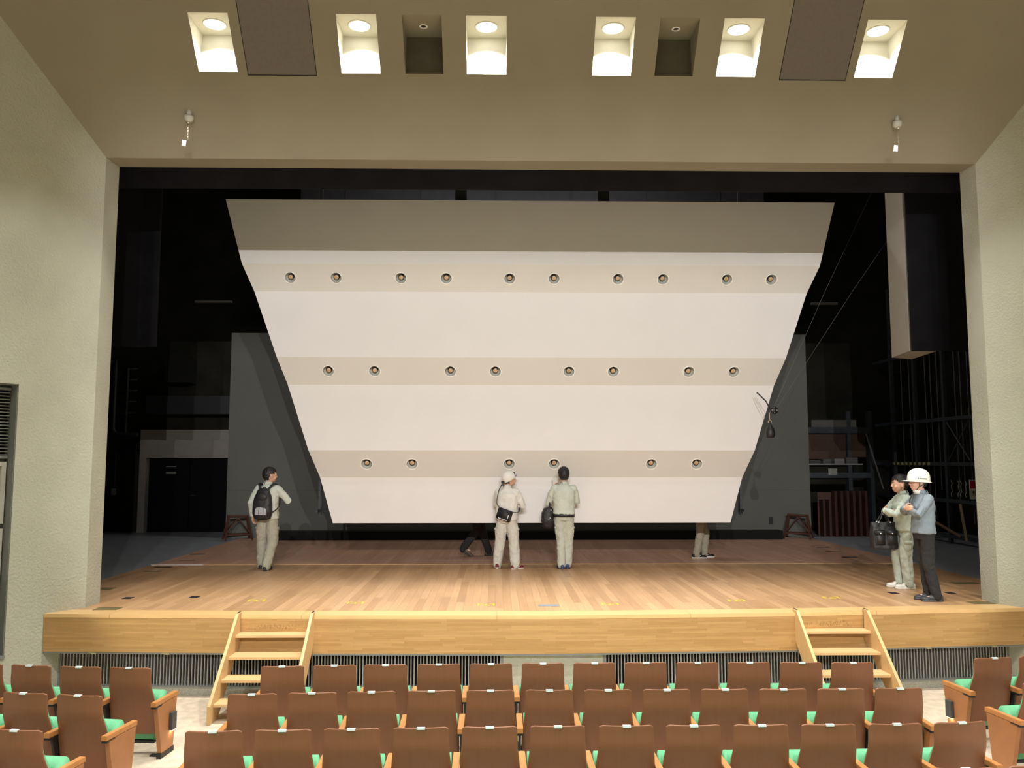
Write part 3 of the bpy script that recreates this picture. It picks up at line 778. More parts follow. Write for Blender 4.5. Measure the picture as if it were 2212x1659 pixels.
# backdrop wall screen
bd = thing('backdrop_screen', 'tall plain grey backdrop screen across the rear of the stage', 'backdrop', (.62, 20.85, 1))
b = bmesh.new(); box(b, -7.29, 7.29, 0, .06, .0, 1.17); obj('lower_sheet', b, M['backdrop'], bd)
b = bmesh.new(); box(b, -7.29, 7.29, .003, .063, 1.172, 5.12); obj('upper_sheet', b, M['backdrop'], bd)
b = bmesh.new(); box(b, 6.22, 6.32, -.02, -.0, .33, .50); obj('wall_socket', b, M['black'], bd)
bd.rotation_euler.z = R(0)
tag(obj('storage_chest', bbox(-5.28, 6.98, 20.25, 20.6, 1.0, 1.215, .01), M['void']), 'long low black chest lying on the floor in front of the grey backdrop', 'chest')
# upper rear: dark sheeting glimpsed over the reflector
b = bmesh.new(); box(b, -5.2, 7.2, 21.6, 21.65, 8, 11.9)
for i in range(-4, 8, 2): box(b, i-.015, i+.015, 21.58, 21.6, 8, 11.9)
tag(obj('rear_curtain', b, simple('dark_grey_cloth', (.075, .075, .085), .9)), 'dark grey hanging cloth glimpsed above the white reflector', 'curtain')
tag(obj('ceiling_batten_light', bbox(-7.85, -6.9, 21.45, 21.55, 7.01, 7.07, .005), M['louvre']), 'faint unlit strip light in the dark, left of the reflector', 'strip light', 'faint strip lights high at the rear of the stage')
tag(obj('ceiling_batten_light', bbox(8.34, 9.04, 21.45, 21.55, 7.02, 7.08, .005), M['louvre']), 'faint unlit strip light in the dark, right of the reflector', 'strip light', 'faint strip lights high at the rear of the stage')

# drapes
def drape(name, lab, cat, x0, x1, y, z0, z1, mat, amp=.05, wl=.22, hem=True):
    b = bmesh.new(); n = max(8, int((x1-x0)/.03)); F, G = [], []
    for i in range(n+1):
        x = x0+(x1-x0)*i/n; yy = amp*math.sin(2*PI*x/wl+.6*math.sin(x*3.1))*(.6+.4*math.sin(x*1.7))
        F.append((b.verts.new((x, y+yy-.006, z0)), b.verts.new((x, y+yy*.8-.006, z1))))
        G.append((b.verts.new((x, y+yy+.006, z0)), b.verts.new((x, y+yy*.8+.006, z1))))
    for S in (F, G):
        for a, c in zip(S[:-1], S[1:]): b.faces.new((a[0], c[0], c[1], a[1]))
    for a, g in ((F[0], G[0]), (F[-1], G[-1])): b.faces.new((a[0], a[1], g[1], g[0]))
    for i in range(n): b.faces.new((F[i][0], F[i+1][0], G[i+1][0], G[i][0]))
    return tag(obj(name, b, mat, None, True), lab, cat)
drape('border_curtain', 'black border curtain hanging across the top of the stage opening', 'curtain', -9.5, 11, 12.3, 7.0, 9.2, M['drape_sheen'], .012, 3.0)
drape('side_curtain', 'short black hanging side drape on the left of the stage', 'curtain', -7.6, -5.72, 14.0, 4.81, 11.5, M['drape'], .05, .9)
drape('side_curtain', 'short black hanging side drape on the right of the stage, before the white panel', 'curtain', 6.64, 8.9, 13.0, 4.64, 11.5, M['drape'], .05, .8)
# pale wing panel on the right (wedge box)
b = bmesh.new()
prism(b, [(6.66, 13.12), (7.12, 13.16), (7.25, 14.2), (6.80, 14.0)], 4.66, 10.5)
tag(obj('wing_panel', b, simple('pale_wing_panel', (.40, .375, .34), .85, var=.03)), 'tall pale boxed wing panel hanging beside the black drape on the right', 'panel')

# pear weight and lines
t = thing('counterweight', 'black pear shaped weight hanging from a pulley right of the white reflector', 'weight', (4.858, 14.6, 3.32))
b = bmesh.new(); lathe(b, [(.001, -.02), (.06, -.015), (.082, .02), (.085, .07), (.07, .14), (.035, .20), (.018, .225), (.02, .25), (.001, .255)], 20); obj('body', b, M['black'], t, True)
b = bmesh.new()
for a in range(16):
    p0, p1 = 2*PI*a/16, 2*PI*(a+1)/16
    tube(b, [(.03*math.cos(p0), 0, .27+.03*math.sin(p0)), (.03*math.cos(p1), 0, .27+.03*math.sin(p1))], .006, 6)
tube(b, [(0, 0, .29), (.0, 0, .43)], .006, 6); obj('shackle', b, M['chrome'], t)
t2 = thing('pulley_block', 'small black pulley with steel lines beside the right edge of the reflector', 'pulley', (4.94, 14.6, 3.79))
b = bmesh.new(); tube(b, [(0, -.025, 0), (0, .025, 0)], .068, 20); obj('wheel', b, M['black'], t2, True)
b = bmesh.new(); tube(b, [(-.06, 0, .0), (-.14, 0, .16), (-.20, .3, .34)], .012, 6); obj('bracket', b, M['black'], t2)
b = bmesh.new()
for a in (0, 1.6, 3.1, 4.7): tube(b, [(.045*math.cos(a), -.03, .045*math.sin(a)), (.045*math.cos(a), -.024, .045*math.sin(a))], .008, 6)
obj('rivets', b, M['chrome'], t2)
b = bmesh.new(); tube(b, [(0.0, 0, .06), (1.05, .2, 2.15), (3.2, .6, 6.2)], .003, 5); obj('steel_line', b, M['wire'], t2)
b = bmesh.new(); tube(b, [(.05, 0, .04), (1.55, .1, 2.20), (4.5, .4, 6.2)], .003, 5); obj('steel_line', b, M['wire'], t2)

# A-frame wooden trestles
def trestle(loc, rz, lab, L=.50, H=.58):
    t = thing('wooden_trestle', lab, 'trestle', loc, rz, 'brown wooden trestles by the backdrop')
    b = bmesh.new(); tube(b, [(-L/2, 0, H), (L/2, 0, H-.02)], .035, 4); obj('top_bar', b, M['brown'], t)
    for sx in (-1, 1):
        for sy in (-1, 1):
            b = bmesh.new(); tube(b, [(sx*L*.42, sy*.02, H), (sx*(L*.42+.10), sy*.24, .02)], .024, 4); obj('leg', b, M['brown'], t)
        b = bmesh.new(); tube(b, [(sx*(L*.42+.075), -.19, .14), (sx*(L*.42+.075), .19, .14)], .018, 4); obj('end_rail', b, M['brown'], t)
    for sy in (-1, 1):
        b = bmesh.new(); tube(b, [(-L*.42-.075, sy*.19, .14), (L*.42+.075, sy*.19, .14)], .018, 4); obj('side_rail', b, M['brown'], t)
        b = bmesh.new(); tube(b, [(-L*.42-.06, sy*.17, .18), (.0, sy*.05, H-.06)], .014, 4); tube(b, [(L*.42+.06, sy*.17, .18), (.0, sy*.05, H-.06)], .014, 4); obj('brace', b, M['brown'], t)
    return t
trestle((-6.22, 20.35, 1.0), R(25), 'brown wooden trestle half hidden behind the person with the backpack')
trestle((7.42, 20.42, 1.0), R(-28), 'brown wooden trestle against the right end of the grey backdrop')

# right rear storage rack
t = thing('storage_rack', 'dark storage rack at the right rear of the stage with a shelf of boxes', 'rack', (8.8, 21.6, 1))
for x in (-.85, .42, 1.0):
    obj('post', bbox(x-.05, x+.05, -.12, .12, 0, 3.2, .004), M['steel'], t)
obj('cross_beam', bbox(-.85, 1.0, -.14, .1, 2.62, 2.78, .004), M['steel'], t)
obj('cross_beam', bbox(-.85, 1.0, -.14, .1, 1.46, 1.60, .004), M['steel'], t)
obj('top_board', bbox(-.55, .63, -.1, -.05, 2.74, 2.97, .004), simple('grey_board', (.13, .13, .12), .9), t)
obj('plywood_panel', bbox(-.7, .38, .0, .03, 1.95, 2.62, .004), M['racktan'], t)
obj('plywood_panel', bbox(.48, .9, .0, .03, 2.0, 2.62, .004), M['racktan'], t)
obj('shelf_board', bbox(-.75, .72, -.2, .25, 1.80, 1.83, .004), simple('pale_shelf', (.35, .35, .36), .6), t)
obj('lower_panel', bbox(-.75, .42, .05, .08, 1.30, 1.75, .004), M['wall_conc'], t)
for k, (x, w, h, g) in enumerate(((-.52, .28, .10, .05), (-.2, .22, .12, .08), (.12, .26, .13, .20), (.45, .30, .16, .10))):
    tag(obj('storage_box', bbox(8.8+x-w/2, 8.8+x+w/2, 21.42, 21.68, 2.83, 2.83+h, .006), simple('box_grey_%d' % k, (g, g, g), .7)), 'small box on the rack shelf, ' + ['leftmost', 'second from left', 'third from left, palest', 'rightmost and largest'][k], 'box', 'boxes on the rack shelf')
tag(obj('paper_notice', bbox(8.62, 8.85, 21.43, 21.44, 2.54, 2.71), simple('dim_paper', (.30, .31, .29), .8)), 'small pale paper notice on the rack beam', 'notice')
for k in range(8):
    x = 8.28+k*.155; h = 1.14 if k > 1 else .92
    tag(obj('slatted_frame', bbox(x, x+.06, 21.0, 21.25, 1.0, 1.0+h, .006), simple('red_brown_board_%d' % k, (.040+.008*(k % 3), .014, .010), .7)), 'upright red-brown board leaning in the row by the rack, %s from the left' % ORD[k], 'board', 'red-brown boards stood upright by the rack')
tag(obj('boards_backing', bbox(8.25, 9.5, 21.27, 21.31, 1.0, 2.1), M['brown']), 'dark brown sheet behind the upright boards', 'board')

# counterweight wall of the fly system, running in depth on the right
FX = 10.55
t = thing('rope_lock_frame', 'dark steel counterweight frame with rails and posts on the right stage wall', 'steel frame', (FX, 20.4, 1))
for y in (18.05, 19.25, 20.6, 21.8): obj('post', bbox(-.04, .04, y-.05-20.4, y+.05-20.4, 0, 6.5, .003), M['steel'], t)
for z in (.16, .98, 1.83, 2.88, 4.6): obj('rail', bbox(-.035, .035, 17.4-20.4, 22.8-20.4, z-.04, z+.04, .003), M['steel'], t)
b = bmesh.new(); tube(b, [(-.0, -2.1, 2.8), (0, -1.2, 1.9)], .015, 4); tube(b, [(0, -1.2, 2.8), (0, -2.1, 1.9)], .015, 4); obj('cross_brace', b, M['steel'], t)
b = bmesh.new()
for i in range(9): box(b, -.045, -.036, .05+i*.22-1.0+.5, .16+i*.22-1.0+.5, 1.80, 1.87)
obj('hazard_stripes', b, M['stripe'], t)
for k, y in enumerate((17.75, 18.3, 18.45, 18.75, 18.98, 19.45, 19.75, 20.05, 20.3, 20.75, 21.1, 21.5)):
    b = bmesh.new(); tube(b, [(FX+.12, y, 1.5 if k % 3 else 2.2), (FX+.12, y+.02, 9)], .014, 6)
    tag(obj('hauling_rope', b, M['rope']), 'grey vertical hauling rope on the right stage wall, %s counting from the stage opening' % ORD[k], 'rope', 'hauling ropes on the right stage wall')
for k, y in enumerate((18.42, 18.62, 18.72, 19.0)):
    b = bmesh.new(); pts = [(FX-.06+.02*math.sin(q*2.0), y+.02*math.cos(q*1.3), 2.45-q*.06) for q in range(7)]; tube(b, pts, .009, 6, 'round')
    tag(obj('rope_tail', b, simple('pale_rope', (.42, .42, .38), .8) if k == 0 else bpy.data.materials['pale_rope']), 'short pale rope end hanging on the frame, %s from the red sign' % ORD[k], 'rope', 'pale rope ends near the red sign')
b = bmesh.new(); tube(b, [(9.85, 19.6, 1.78), (10.42, 18.6, 1.20)], .035, 4); tag(obj('leaning_batten', b, M['batten']), 'brown wooden batten leaning diagonally against the dark steel frame', 'batten')
b = bmesh.new(); tube(b, [(10.28, 18.3, 1.95), (10.33, 18.2, 1.15)], .04, 4); tag(obj('leaning_plank', b, M['ply']), 'pale upright plank leaning on the frame below the red sign', 'plank')
b = bmesh.new(); tube(b, [(9.45, 21.0, 3.6), (9.75, 20.8, 2.2)], .02, 6); tag(obj('leaning_pole', b, M['rope']), 'thin grey pole leaning at the rear right of the stage', 'pole')
# warning sign
sg = thing('warning_sign', 'red and white warning sign hung on the frame, half hidden by the right wall', 'sign', (10.275, 17.9, 2.07), R(0))
obj('board', bbox(0, .64, 0, .012, 0, .42, .002), M['signwhite'], sg)
b = bmesh.new(); box(b, .012, .628, -.002, 0, .235, .405); obj('red_field', b, M['signred'], sg)
b = bmesh.new(); tube(b, [(.06, 0, .42), (.06, 0, .5), (.10, 0, .55)], .004, 5); obj('hanging_wire', b, M['wire'], sg)
def text(s, size, loc, mat, parent, sx=1.0, name='lettering', rot=(PI/2, 0, 0), bold=.0):
    cu = bpy.data.curves.new(name, 'FONT'); cu.body = s; cu.size = size; cu.extrude = .0008; cu.offset = bold
    o = bpy.data.objects.new(name, cu); C.objects.link(o)
    bpy.context.view_layer.update()
    dg = bpy.context.evaluated_depsgraph_get(); me = bpy.data.meshes.new_from_object(o.evaluated_get(dg), depsgraph=dg)
    bpy.data.objects.remove(o); me.name = name
    m = bpy.data.objects.new(name, me); C.objects.link(m); me.materials.clear(); me.materials.append(mat)
    m.parent = parent; m.location = loc; m.rotation_euler = rot; m.scale = (sx, 1, 1)
    return m
text('危険', .155, (.165, -.004, .262), M['signwhite'], sg, 1.0, bold=.002)
text('関係者以外立入禁止', .118, (.035, -.002, .085), M['ink'], sg, .54, bold=.0015)

# ------------------------------------------------------------------ floor fittings
def plate(name, x, y, w, d, mat, lab, cat, grp, rz=0, h=.004):
    b = bmesh.new(); box(b, -w/2, w/2, -d/2, d/2, 0, h)
    return tag(obj(name, b, mat, None, loc=(x, y, 1.0), rot=(0, 0, rz)), lab, cat, grp)
for k, (x, y) in enumerate(((-5.09, 11.81), (-4.20, 11.87), (5.725, 12.04), (6.54, 12.03))):
    plate('floor_socket', x, y, .12, .14, M['void'], 'small black socket hatch in the stage floor, ' + ['leftmost, near the left wall', 'second from the left', 'beside the shoes of the helmeted person', 'rightmost, near the right wall'][k], 'floor hatch', 'black socket hatches in the stage floor')
for k, (x, y, w) in enumerate(((-5.86, 12.66, .35), (-4.98, 10.97, .30), (6.50, 11.20, .30), (7.3, 12.97, .4))):
    plate('floor_cover', x, y, w, .20, M['olive'], 'olive brown cover plate in the stage floor, ' + ['behind the left wall edge', 'at the front left corner', 'at the front right corner', 'behind the right wall edge'][k], 'floor plate', 'olive cover plates in the stage floor')
plate('floor_cover', .70, 11.10, .27, .12, M['bluegrey'], 'blue-grey metal plate at the centre of the stage front', 'floor plate', None)
for k, (x, y) in enumerate(((-6.35+.25, 17.3), (-5.9, 16.2), (-5.95, 15.2), (-5.9, 14.6), (7.24, 18.44), (7.08, 17.5), (7.0, 16.5), (7.3, 15.2))):
    plate('floor_slot', x, y, .30, .10, M['black'] if k % 2 == 0 else M['olive'], 'dark slot plate along the %s edge of the boards, %s from the back' % ('left' if k < 4 else 'right', ORD[k % 4]), 'floor plate', 'slot plates along the edges of the boards')
for k, (x, y) in enumerate(((-3.25, 11.58), (-1.875, 11.36), (-.124, 11.18), (1.52, 11.19), (3.276, 11.45), (4.66, 11.65))):
    t = thing('tape_mark', 'yellow bracket shaped tape mark on the stage front, %s from the left' % ORD[k], 'tape mark', (x, y, 1.0), R(random.uniform(-3, 3)), 'yellow tape marks along the stage front')
    b = bmesh.new(); box(b, -.11, -.09, -.07, .07, 0, .0012); box(b, .09, .11, -.07, .07, 0, .0012); box(b, -.09, -.04, .055, .07, 0, .0012); box(b, .04, .09, .055, .07, 0, .0012)
    box(b, -.05, .05, -.055, -.035, 0, .0012); box(b, -.012, .012, -.035, .02, 0, .0012)
    obj('tape_strip', b, M['yellow'], t)
for k, xc in enumerate((-2.70, 4.20)):   # scuff marks left by shoes under the step tops
    t = thing('scuff_marks', 'dark shoe scuffs on the fascia between the %s steps' % ('left' if k == 0 else 'right'), 'scuff marks', (xc, fy(xc, -.002), .84), 0, 'shoe scuffs on the fascia')
    b = bmesh.new(); rnd = random.Random(3+k)
    sl = (fy(xc+.3)-fy(xc-.3))/.6
    for i in range(95):
        x = rnd.gauss(0, .17); z = rnd.uniform(-.02, .035); a = rnd.uniform(-.9, .9); L = rnd.uniform(.008, .032)
        if abs(x) > .34: continue
        y = sl*x
        quad(b, (x-.001, y, z), (x+.0012, y, z), (x+.0012+L*math.sin(a), y+sl*L*math.sin(a), z+L*math.cos(a)), (x-.001+L*math.sin(a), y+sl*L*math.sin(a), z+L*math.cos(a)))
    m_ = obj('scuff', b, simple('scuff_dark', (.16, .08, .03), .8), t); m_['kind'] = 'stuff'

# ------------------------------------------------------------------ people
def cloth(name, c, disp_scale=8.5, rough=.9):
    m = simple(name, c, rough, var=.05, scale=9)
    nt = m.node_tree; b = nt.nodes['Principled BSDF']
    tc = N(nt, 'ShaderNodeTexCoord'); mp = N(nt, 'ShaderNodeMapping'); mp.inputs['Scale'].default_value = (1, 1, .62)
    nt.links.new(tc.outputs['Object'], mp.inputs['Vector'])
    n2 = N(nt, 'ShaderNodeTexNoise'); n2.inputs['Scale'].default_value = disp_scale; n2.inputs['Detail'].default_value = 3; n2.inputs['Distortion'].default_value = 1.6; n2.inputs['Roughness'].default_value = .5
    nt.links.new(mp.outputs[0], n2.inputs['Vector'])
    # ridged: fabric creases
    rid = math_n(nt, 'ABSOLUTE', math_n(nt, 'SUBTRACT', n2.outputs['Fac'], .5))
    bp = N(nt, 'ShaderNodeBump'); bp.inputs['Strength'].default_value = .75; bp.inputs['Distance'].default_value = .026
    nt.links.new(rid, bp.inputs['Height']); nt.links.new(bp.outputs['Normal'], b.inputs['Normal'])
    return m
def sm(pts, k=4):
    """rounder path through the same points"""
    P = [Vector(p) for p in pts]; out = []
    for i in range(len(P)-1):
        p0, p1, p2, p3 = P[max(0, i-1)], P[i], P[i+1], P[min(len(P)-1, i+2)]
        for j in range(k):
            t = j/k; out.append(.5*((2*p1)+(p2-p0)*t+(2*p0-5*p1+4*p2-p3)*t*t+(3*p1-p0-3*p2+p3)*t**3))
    out.append(P[-1]); return out
M['skin'] = simple('skin', (.62, .36, .26), .5, var=.05, scale=12)
M['hair'] = simple('black_hair', (.010, .008, .008), .6, var=.3, scale=30)
M['jk_pale'] = cloth('jacket_pale_green_grey', (.57, .61, .54)); M['jk_white'] = cloth('jacket_off_white', (.72, .71, .67))
M['jk_mint'] = cloth('jacket_mint_grey', (.58, .66, .60)); M['jk_blue'] = cloth('jacket_slate_blue', (.22, .265, .31))
M['tr_khaki'] = cloth('trousers_khaki', (.40, .39, .31)); M['tr_white'] = cloth('trousers_cream', (.60, .59, .53)); M['tr_pale'] = cloth('trousers_pale_green_grey', (.52, .54, .46))
M['tr_mint'] = cloth('trousers_mint_grey', (.47, .53, .46)); M['tr_black'] = cloth('trousers_black', (.018, .018, .019)); M['tr_beige'] = cloth('trousers_beige', (.36, .33, .25))
M['jk_dark'] = cloth('jacket_dark', (.03, .03, .035))
M['shirt'] = simple('white_shirt', (.7, .68, .62), .8)
M['bagblack'] = simple('black_nylon', (.014, .014, .016), .55, var=.2, scale=15, bump=.3, bscale=50)
M['silver'] = simple('reflective_silver', (.75, .76, .80), .35, var=.03)
M['helmet'] = simple('helmet_white', (.80, .79, .72), .3, var=.01)
M['capwhite'] = simple('cap_white', (.78, .76, .72), .7, var=.03)
M['rubberw'] = simple('sole_white', (.70, .66, .60), .6); M['shoe_red'] = simple('shoe_dark_red', (.16, .012, .02), .6); M['shoe_blue'] = simple('shoe_blue', (.05, .075, .17), .6)
M['shoe_white'] = simple('shoe_white', (.68, .68, .64), .6); M['shoe_black'] = simple('shoe_black', (.012, .012, .014), .5); M['shoe_grey'] = simple('shoe_charcoal', (.04, .045, .05), .55); M['shoe_brown'] = simple('shoe_brown', (.11, .075, .05), .6)
M['rubberb'] = simple('sole_dark', (.03, .03, .03), .6); M['lip'] = simple('lip', (.42, .17, .14), .5); M['eye'] = simple('eye_dark', (.02, .015, .012), .3); M['eyew'] = simple('eye_white', (.7, .68, .64), .4)

def V(*a): return Vector(a)
def lerp(a, b, t): return a+(b-a)*t
def hand(bm, wrist, d, palm, side, curl=.5, size=1.0):
    """wrist position, pointing direction, palm normal, thumb side vector is d x palm * side"""
    d = d.normalized(); palm = (palm-d*palm.dot(d)).normalized(); t = d.cross(palm)*side
    s = size
    q = Matrix((t, d, palm)).transposed()
    ell(bm, wrist+d*.05*s, (.041*s, .052*s, .017*s), q, 14)
    tube(bm, [wrist-d*.03, wrist+d*.03*s], [.026*s, .028*s], 10, 'round', sq=(1, 1))
    for i, (o, L, r) in enumerate(((.030, .072, .0095), (.010, .080, .0098), (-.011, .074, .0093), (-.030, .058, .0085))):
        base = wrist+d*(.088-.004*abs(i-1.2))*s+t*o*s
        pts = [base-d*.02*s, base]; ang = 0; cur = base
        for seg, k in ((.45, .6), (.32, 1.0), (.23, .8)):
            ang += curl*k*1.1
            dd = (d*math.cos(ang)+palm*math.sin(ang)+t*(o*.8)*(1-curl)).normalized()
            cur = cur+dd*L*seg*s; pts.append(cur)
        tube(bm, pts, [r*s*1.05, r*s*1.05, r*s, r*s*.95, r*s*.85], 8, 'round')
    b0 = wrist+d*.022*s+t*.026*s
    b1 = b0+(d*.7+t*.8+palm*.25).normalized()*.036*s
    b2 = b1+(d*.95+t*.25+palm*(.3+.4*curl)).normalized()*.030*s
    b3 = b2+(d*.9-t*.05+palm*(.3+.6*curl)).normalized()*.024*s
    tube(bm, [b0, b1, b2, b3], [.013*s, .0115*s, .0105*s, .009*s], 8, 'round')
def head_build(bm, HM):
    """HM places the head frame: origin at the skull centre, +y face, +z up"""
    def E(c, r): ell(bm, c, r, None, 18, 0, HM)
    E((0, -.008, .012), (.076, .096, .098)); E((0, .022, -.045), (.060, .068, .072)); E((0, .048, -.088), (.034, .034, .024))
    E((0, .070, .020), (.058, .022, .045)); E((-.032, .062, -.036), (.028, .026, .028)); E((.032, .062, -.036), (.028, .026, .028))
    tubeM(bm, HM, [(0, .088, .008), (0, .103, -.024)], [.009, .0145]); E((0, .100, -.028), (.016, .013, .010))
    E((-.030, .083, .020), (.020, .008, .008)); E((.030, .083, .020), (.020, .008, .008))
    E((0, .087, -.060), (.022, .010, .007)); E((0, .085, -.071), (.018, .010, .007))
    for s in (-1, 1):
        E((s*.077, -.004, -.018), (.010, .020, .031)); E((s*.083, -.010, -.010), (.006, .016, .018))
def tubeM(bm, HM, pts, rad): tube(bm, [HM @ Vector(p) for p in pts], rad, 10, 'round')
def person(name, lab, loc, rz, J, wear):
    root = thing('person', lab, 'person', loc, rz, None)
    pel, che, nb, hc = J['pel'], J['che'], J['neck'], J['head']
    HM = Matrix.Translation(hc) @ Euler((R(J.get('pitch', 0)), R(J.get('roll', 0)), R(J.get('yaw', 0))), 'XYZ').to_matrix().to_4x4() @ Matrix.Diagonal((1.10, 1.10, 1.10, 1))
    b = bmesh.new()
    # trunk
    mid = lerp(pel, che, .5)
    loft(b, [(pel.x, pel.y, pel.z-.10, .13, .09), (pel.x, pel.y, pel.z, .155, .105), (mid.x, mid.y, mid.z-.02, .135, .095), (che.x, che.y, che.z, .155, .11), (che.x, che.y, che.z+.09, .14, .09), (nb.x, nb.y, nb.z-.01, .06, .06)])
    tube(b, [nb-V(0, 0, .05), nb+V(0, 0, .02), hc+HM.to_3x3() @ V(0, -.012, -.05)], [.062, .055, .053], 14, 'round')
    head_build(b, HM)
    for s, k in ((-1, 'L'), (1, 'R')):
        sh, el, wr = J['s'+k], J['e'+k], J['w'+k]
        tube(b, [lerp(che, sh, .4)+V(0, 0, .045), sh-V(s*.012, 0, .01)], [.055, .046], 12, 'round')
        tube(b, [sh-V(s*.012, 0, .01), el, wr], [.044, .038, .025], 12, 'round')
        hd = J.get('hd'+k, (wr-el)); hand(b, wr, Vector(hd), Vector(J.get('hp'+k, (-s, 0, 0))), -s if J.get('flip'+k) else s, J.get('curl'+k, .45))
        hp, kn, an = J['h'+k], J['k'+k], J['a'+k]
        tube(b, [hp, kn, an], [.075, .052, .036], 12, 'round')
        fd = Vector(J['f'+k]); tube(b, [an+V(0, 0, -.01), an+fd*.13+V(0, 0, -.045)], [.034, .026], 10, 'round')
    body = vox('body', b, M['skin'], root, .0065, 4)
    # eyes, brows, lips
    for s in (-1, 1):
        b = bmesh.new(); ell(b, (s*.030, .0855, .004), (.013, .007, .0055), None, 12, 0, HM); e = obj('eye', b, M['eyew'], body, True)
        b = bmesh.new(); ell(b, (s*.030, .0905, .004), (.0058, .0035, .0055), None, 10, 0, HM); obj('iris', b, M['eye'], body, True)
        b = bmesh.new(); tubeM(b, HM, [(s*.014, .0925, .021), (s*.032, .0905, .026), (s*.047, .080, .021)], [.0028, .0034, .002]); obj('eyebrow', b, M['hair'], body, True)
    b = bmesh.new(); ell(b, (0, .0945, -.0605), (.019, .005, .0042), None, 12, 0, HM); ell(b, (0, .092, -.0685), (.016, .005, .0042), None, 12, 0, HM); obj('lips', b, M['lip'], body, True)
    # hair: shell over the skull, cut clear of the face and the ears
    if wear.get('hair', 1):
        b = bmesh.new(); g = bmesh.ops.create_icosphere(b, subdivisions=5, radius=1)
        low = wear.get('nape', -.075); capd = wear.get('capped')
        dead = []
        for v in b.verts:
            n = v.co.copy(); p = V(n.x*.090, n.y*.113-.014, n.z*.112+.018)
            if n.z > -.3: p.x *= 1+.06*wear.get('vol', 1)*(n.z+.3)*.8; p.y *= 1+.04*(n.z+.3)
            top = .030+.018*math.sin(n.x*9)*.4
            ff = p.y > .030 and p.z < top+.020 and abs(p.x) < .078
            side = abs(p.x) > .058 and p.z < -.02+.045*(p.y > -.035) and p.y > -.045
            if ff or side or p.z < low or (p.z < -.042 and p.y > -.03) or (capd and n.z > .30): dead.append(v)
            nz = noise.noise(p*38)*.005+noise.noise(V(p.x*90, p.y*30, p.z*20))*.003
            v.co = p*(.95 if capd else 1.02)+n*nz
            if n.z > .3: v.co.z += .006*wear.get('vol', 1)
        bmesh.ops.delete(b, geom=dead, context='VERTS')
        bmesh.ops.transform(b, matrix=HM, verts=b.verts)
        h = obj('hair', b, M['hair'], root, True)
        so = h.modifiers.new('s', 'SOLIDIFY'); so.thickness = .014; so.offset = -1
    # jacket
    if wear.get('jacket'):
        b = bmesh.new(); f = wear.get('fat', 1.0); hem = wear.get('hem', -.02)
        loft(b, [(pel.x, pel.y, pel.z+hem-.022, .176*f, .142*f), (pel.x, pel.y, pel.z+hem, .190*f, .148*f), (pel.x, pel.y, pel.z+.05, .180*f, .136*f), (mid.x, mid.y-.005, mid.z, .180*f, .136*f), (che.x, che.y, che.z, .190*f, .142*f), (che.x, che.y-.008, che.z+.07, .182*f, .124*f), (che.x, nb.y-.015, nb.z-.065, .150, .100), (nb.x, nb.y-.01, nb.z-.02, .092, .080), (nb.x, nb.y-.008, nb.z+.015, .070, .070)], p=2.3)
        for s, k in ((-1, 'L'), (1, 'R')):
            sh, el, wr = J['s'+k], J['e'+k], J['w'+k]
            tube(b, [lerp(che, sh, .35)+V(0, 0, .045), sh-V(s*.012, 0, .0)], [.075, .066], 14, 'round')
            tube(b, [sh-V(s*.012, 0, 0), lerp(sh, el, .5), el, lerp(el, wr, .55), lerp(el, wr, .93)], [.069, .064, .060, .052, .042], 14, 'round')
        jk = vox('jacket', b, wear['jacket'], root, .0085, 7, .020, .075)
        b = bmesh.new(); c = nb+V(0, -.012, .018)
        for i in range(20):   # turned collar, open at the throat
            a0, a1 = R(-70+320*i/20)-PI/2*1.05+R(45), R(-70+320*(i+1)/20)-PI/2*1.05+R(45)
            q = []
            for a in (a0, a1):
                a = a-R(0)
                q.append((c+V(.068*math.cos(a), .068*math.sin(a), .028)), ); q.append((c+V(.088*math.cos(a), .086*math.sin(a), -.022)))
            if math.sin((a0+a1)/2) > .86: continue
            quad(b, q[0], q[1], q[3], q[2])
        bmesh.ops.remove_doubles(b, verts=b.verts, dist=.0005)
        co_ = obj('collar', b, wear.get('collar', wear['jacket']), jk, True); so = co_.modifiers.new('s', 'SOLIDIFY'); so.thickness = .008
        for s, k in ((-1, 'L'), (1, 'R')):
            el, wr = J['e'+k], J['w'+k]; b = bmesh.new(); tube(b, [lerp(el, wr, .80), lerp(el, wr, .95)], [.047, .042], 14, True); obj('cuff', b, wear['jacket'], jk, True)
        if wear.get('waistband'):
            b = bmesh.new(); loft(b, [(pel.x, pel.y, pel.z+hem-.062, .180*f, .146*f), (pel.x, pel.y, pel.z+hem-.004, .186*f, .146*f)], p=2.2); obj('waistband', b, wear['waistband'], root, True)
    # trousers
    b = bmesh.new(); w = wear.get('leg', 1.0)
    loft(b, [(pel.x, pel.y, pel.z-.13, .150, .118), (pel.x, pel.y-.005, pel.z-.05, .166, .132), (pel.x, pel.y, pel.z+.06, .152, .112), (pel.x, pel.y, pel.z+.08, .15, .11)], p=2.2)
    for s, k in ((-1, 'L'), (1, 'R')):
        hp, kn, an = J['h'+k], J['k'+k], J['a'+k]
        tube(b, [hp, lerp(hp, kn, .5), kn, lerp(kn, an, .5), lerp(kn, an, .85), an-V(0, 0, .015)], [.088*w**.4, .090*w, .080*w, .074*w, .072*w, .066*w], 16, 'round')
        tube(b, [hp, lerp(pel, hp, .3)-V(0, 0, .05)], [.086, .085], 12, 'round')
    tr_ = vox('trousers', b, wear['trousers'], root, .0085, 6, .022, .085)
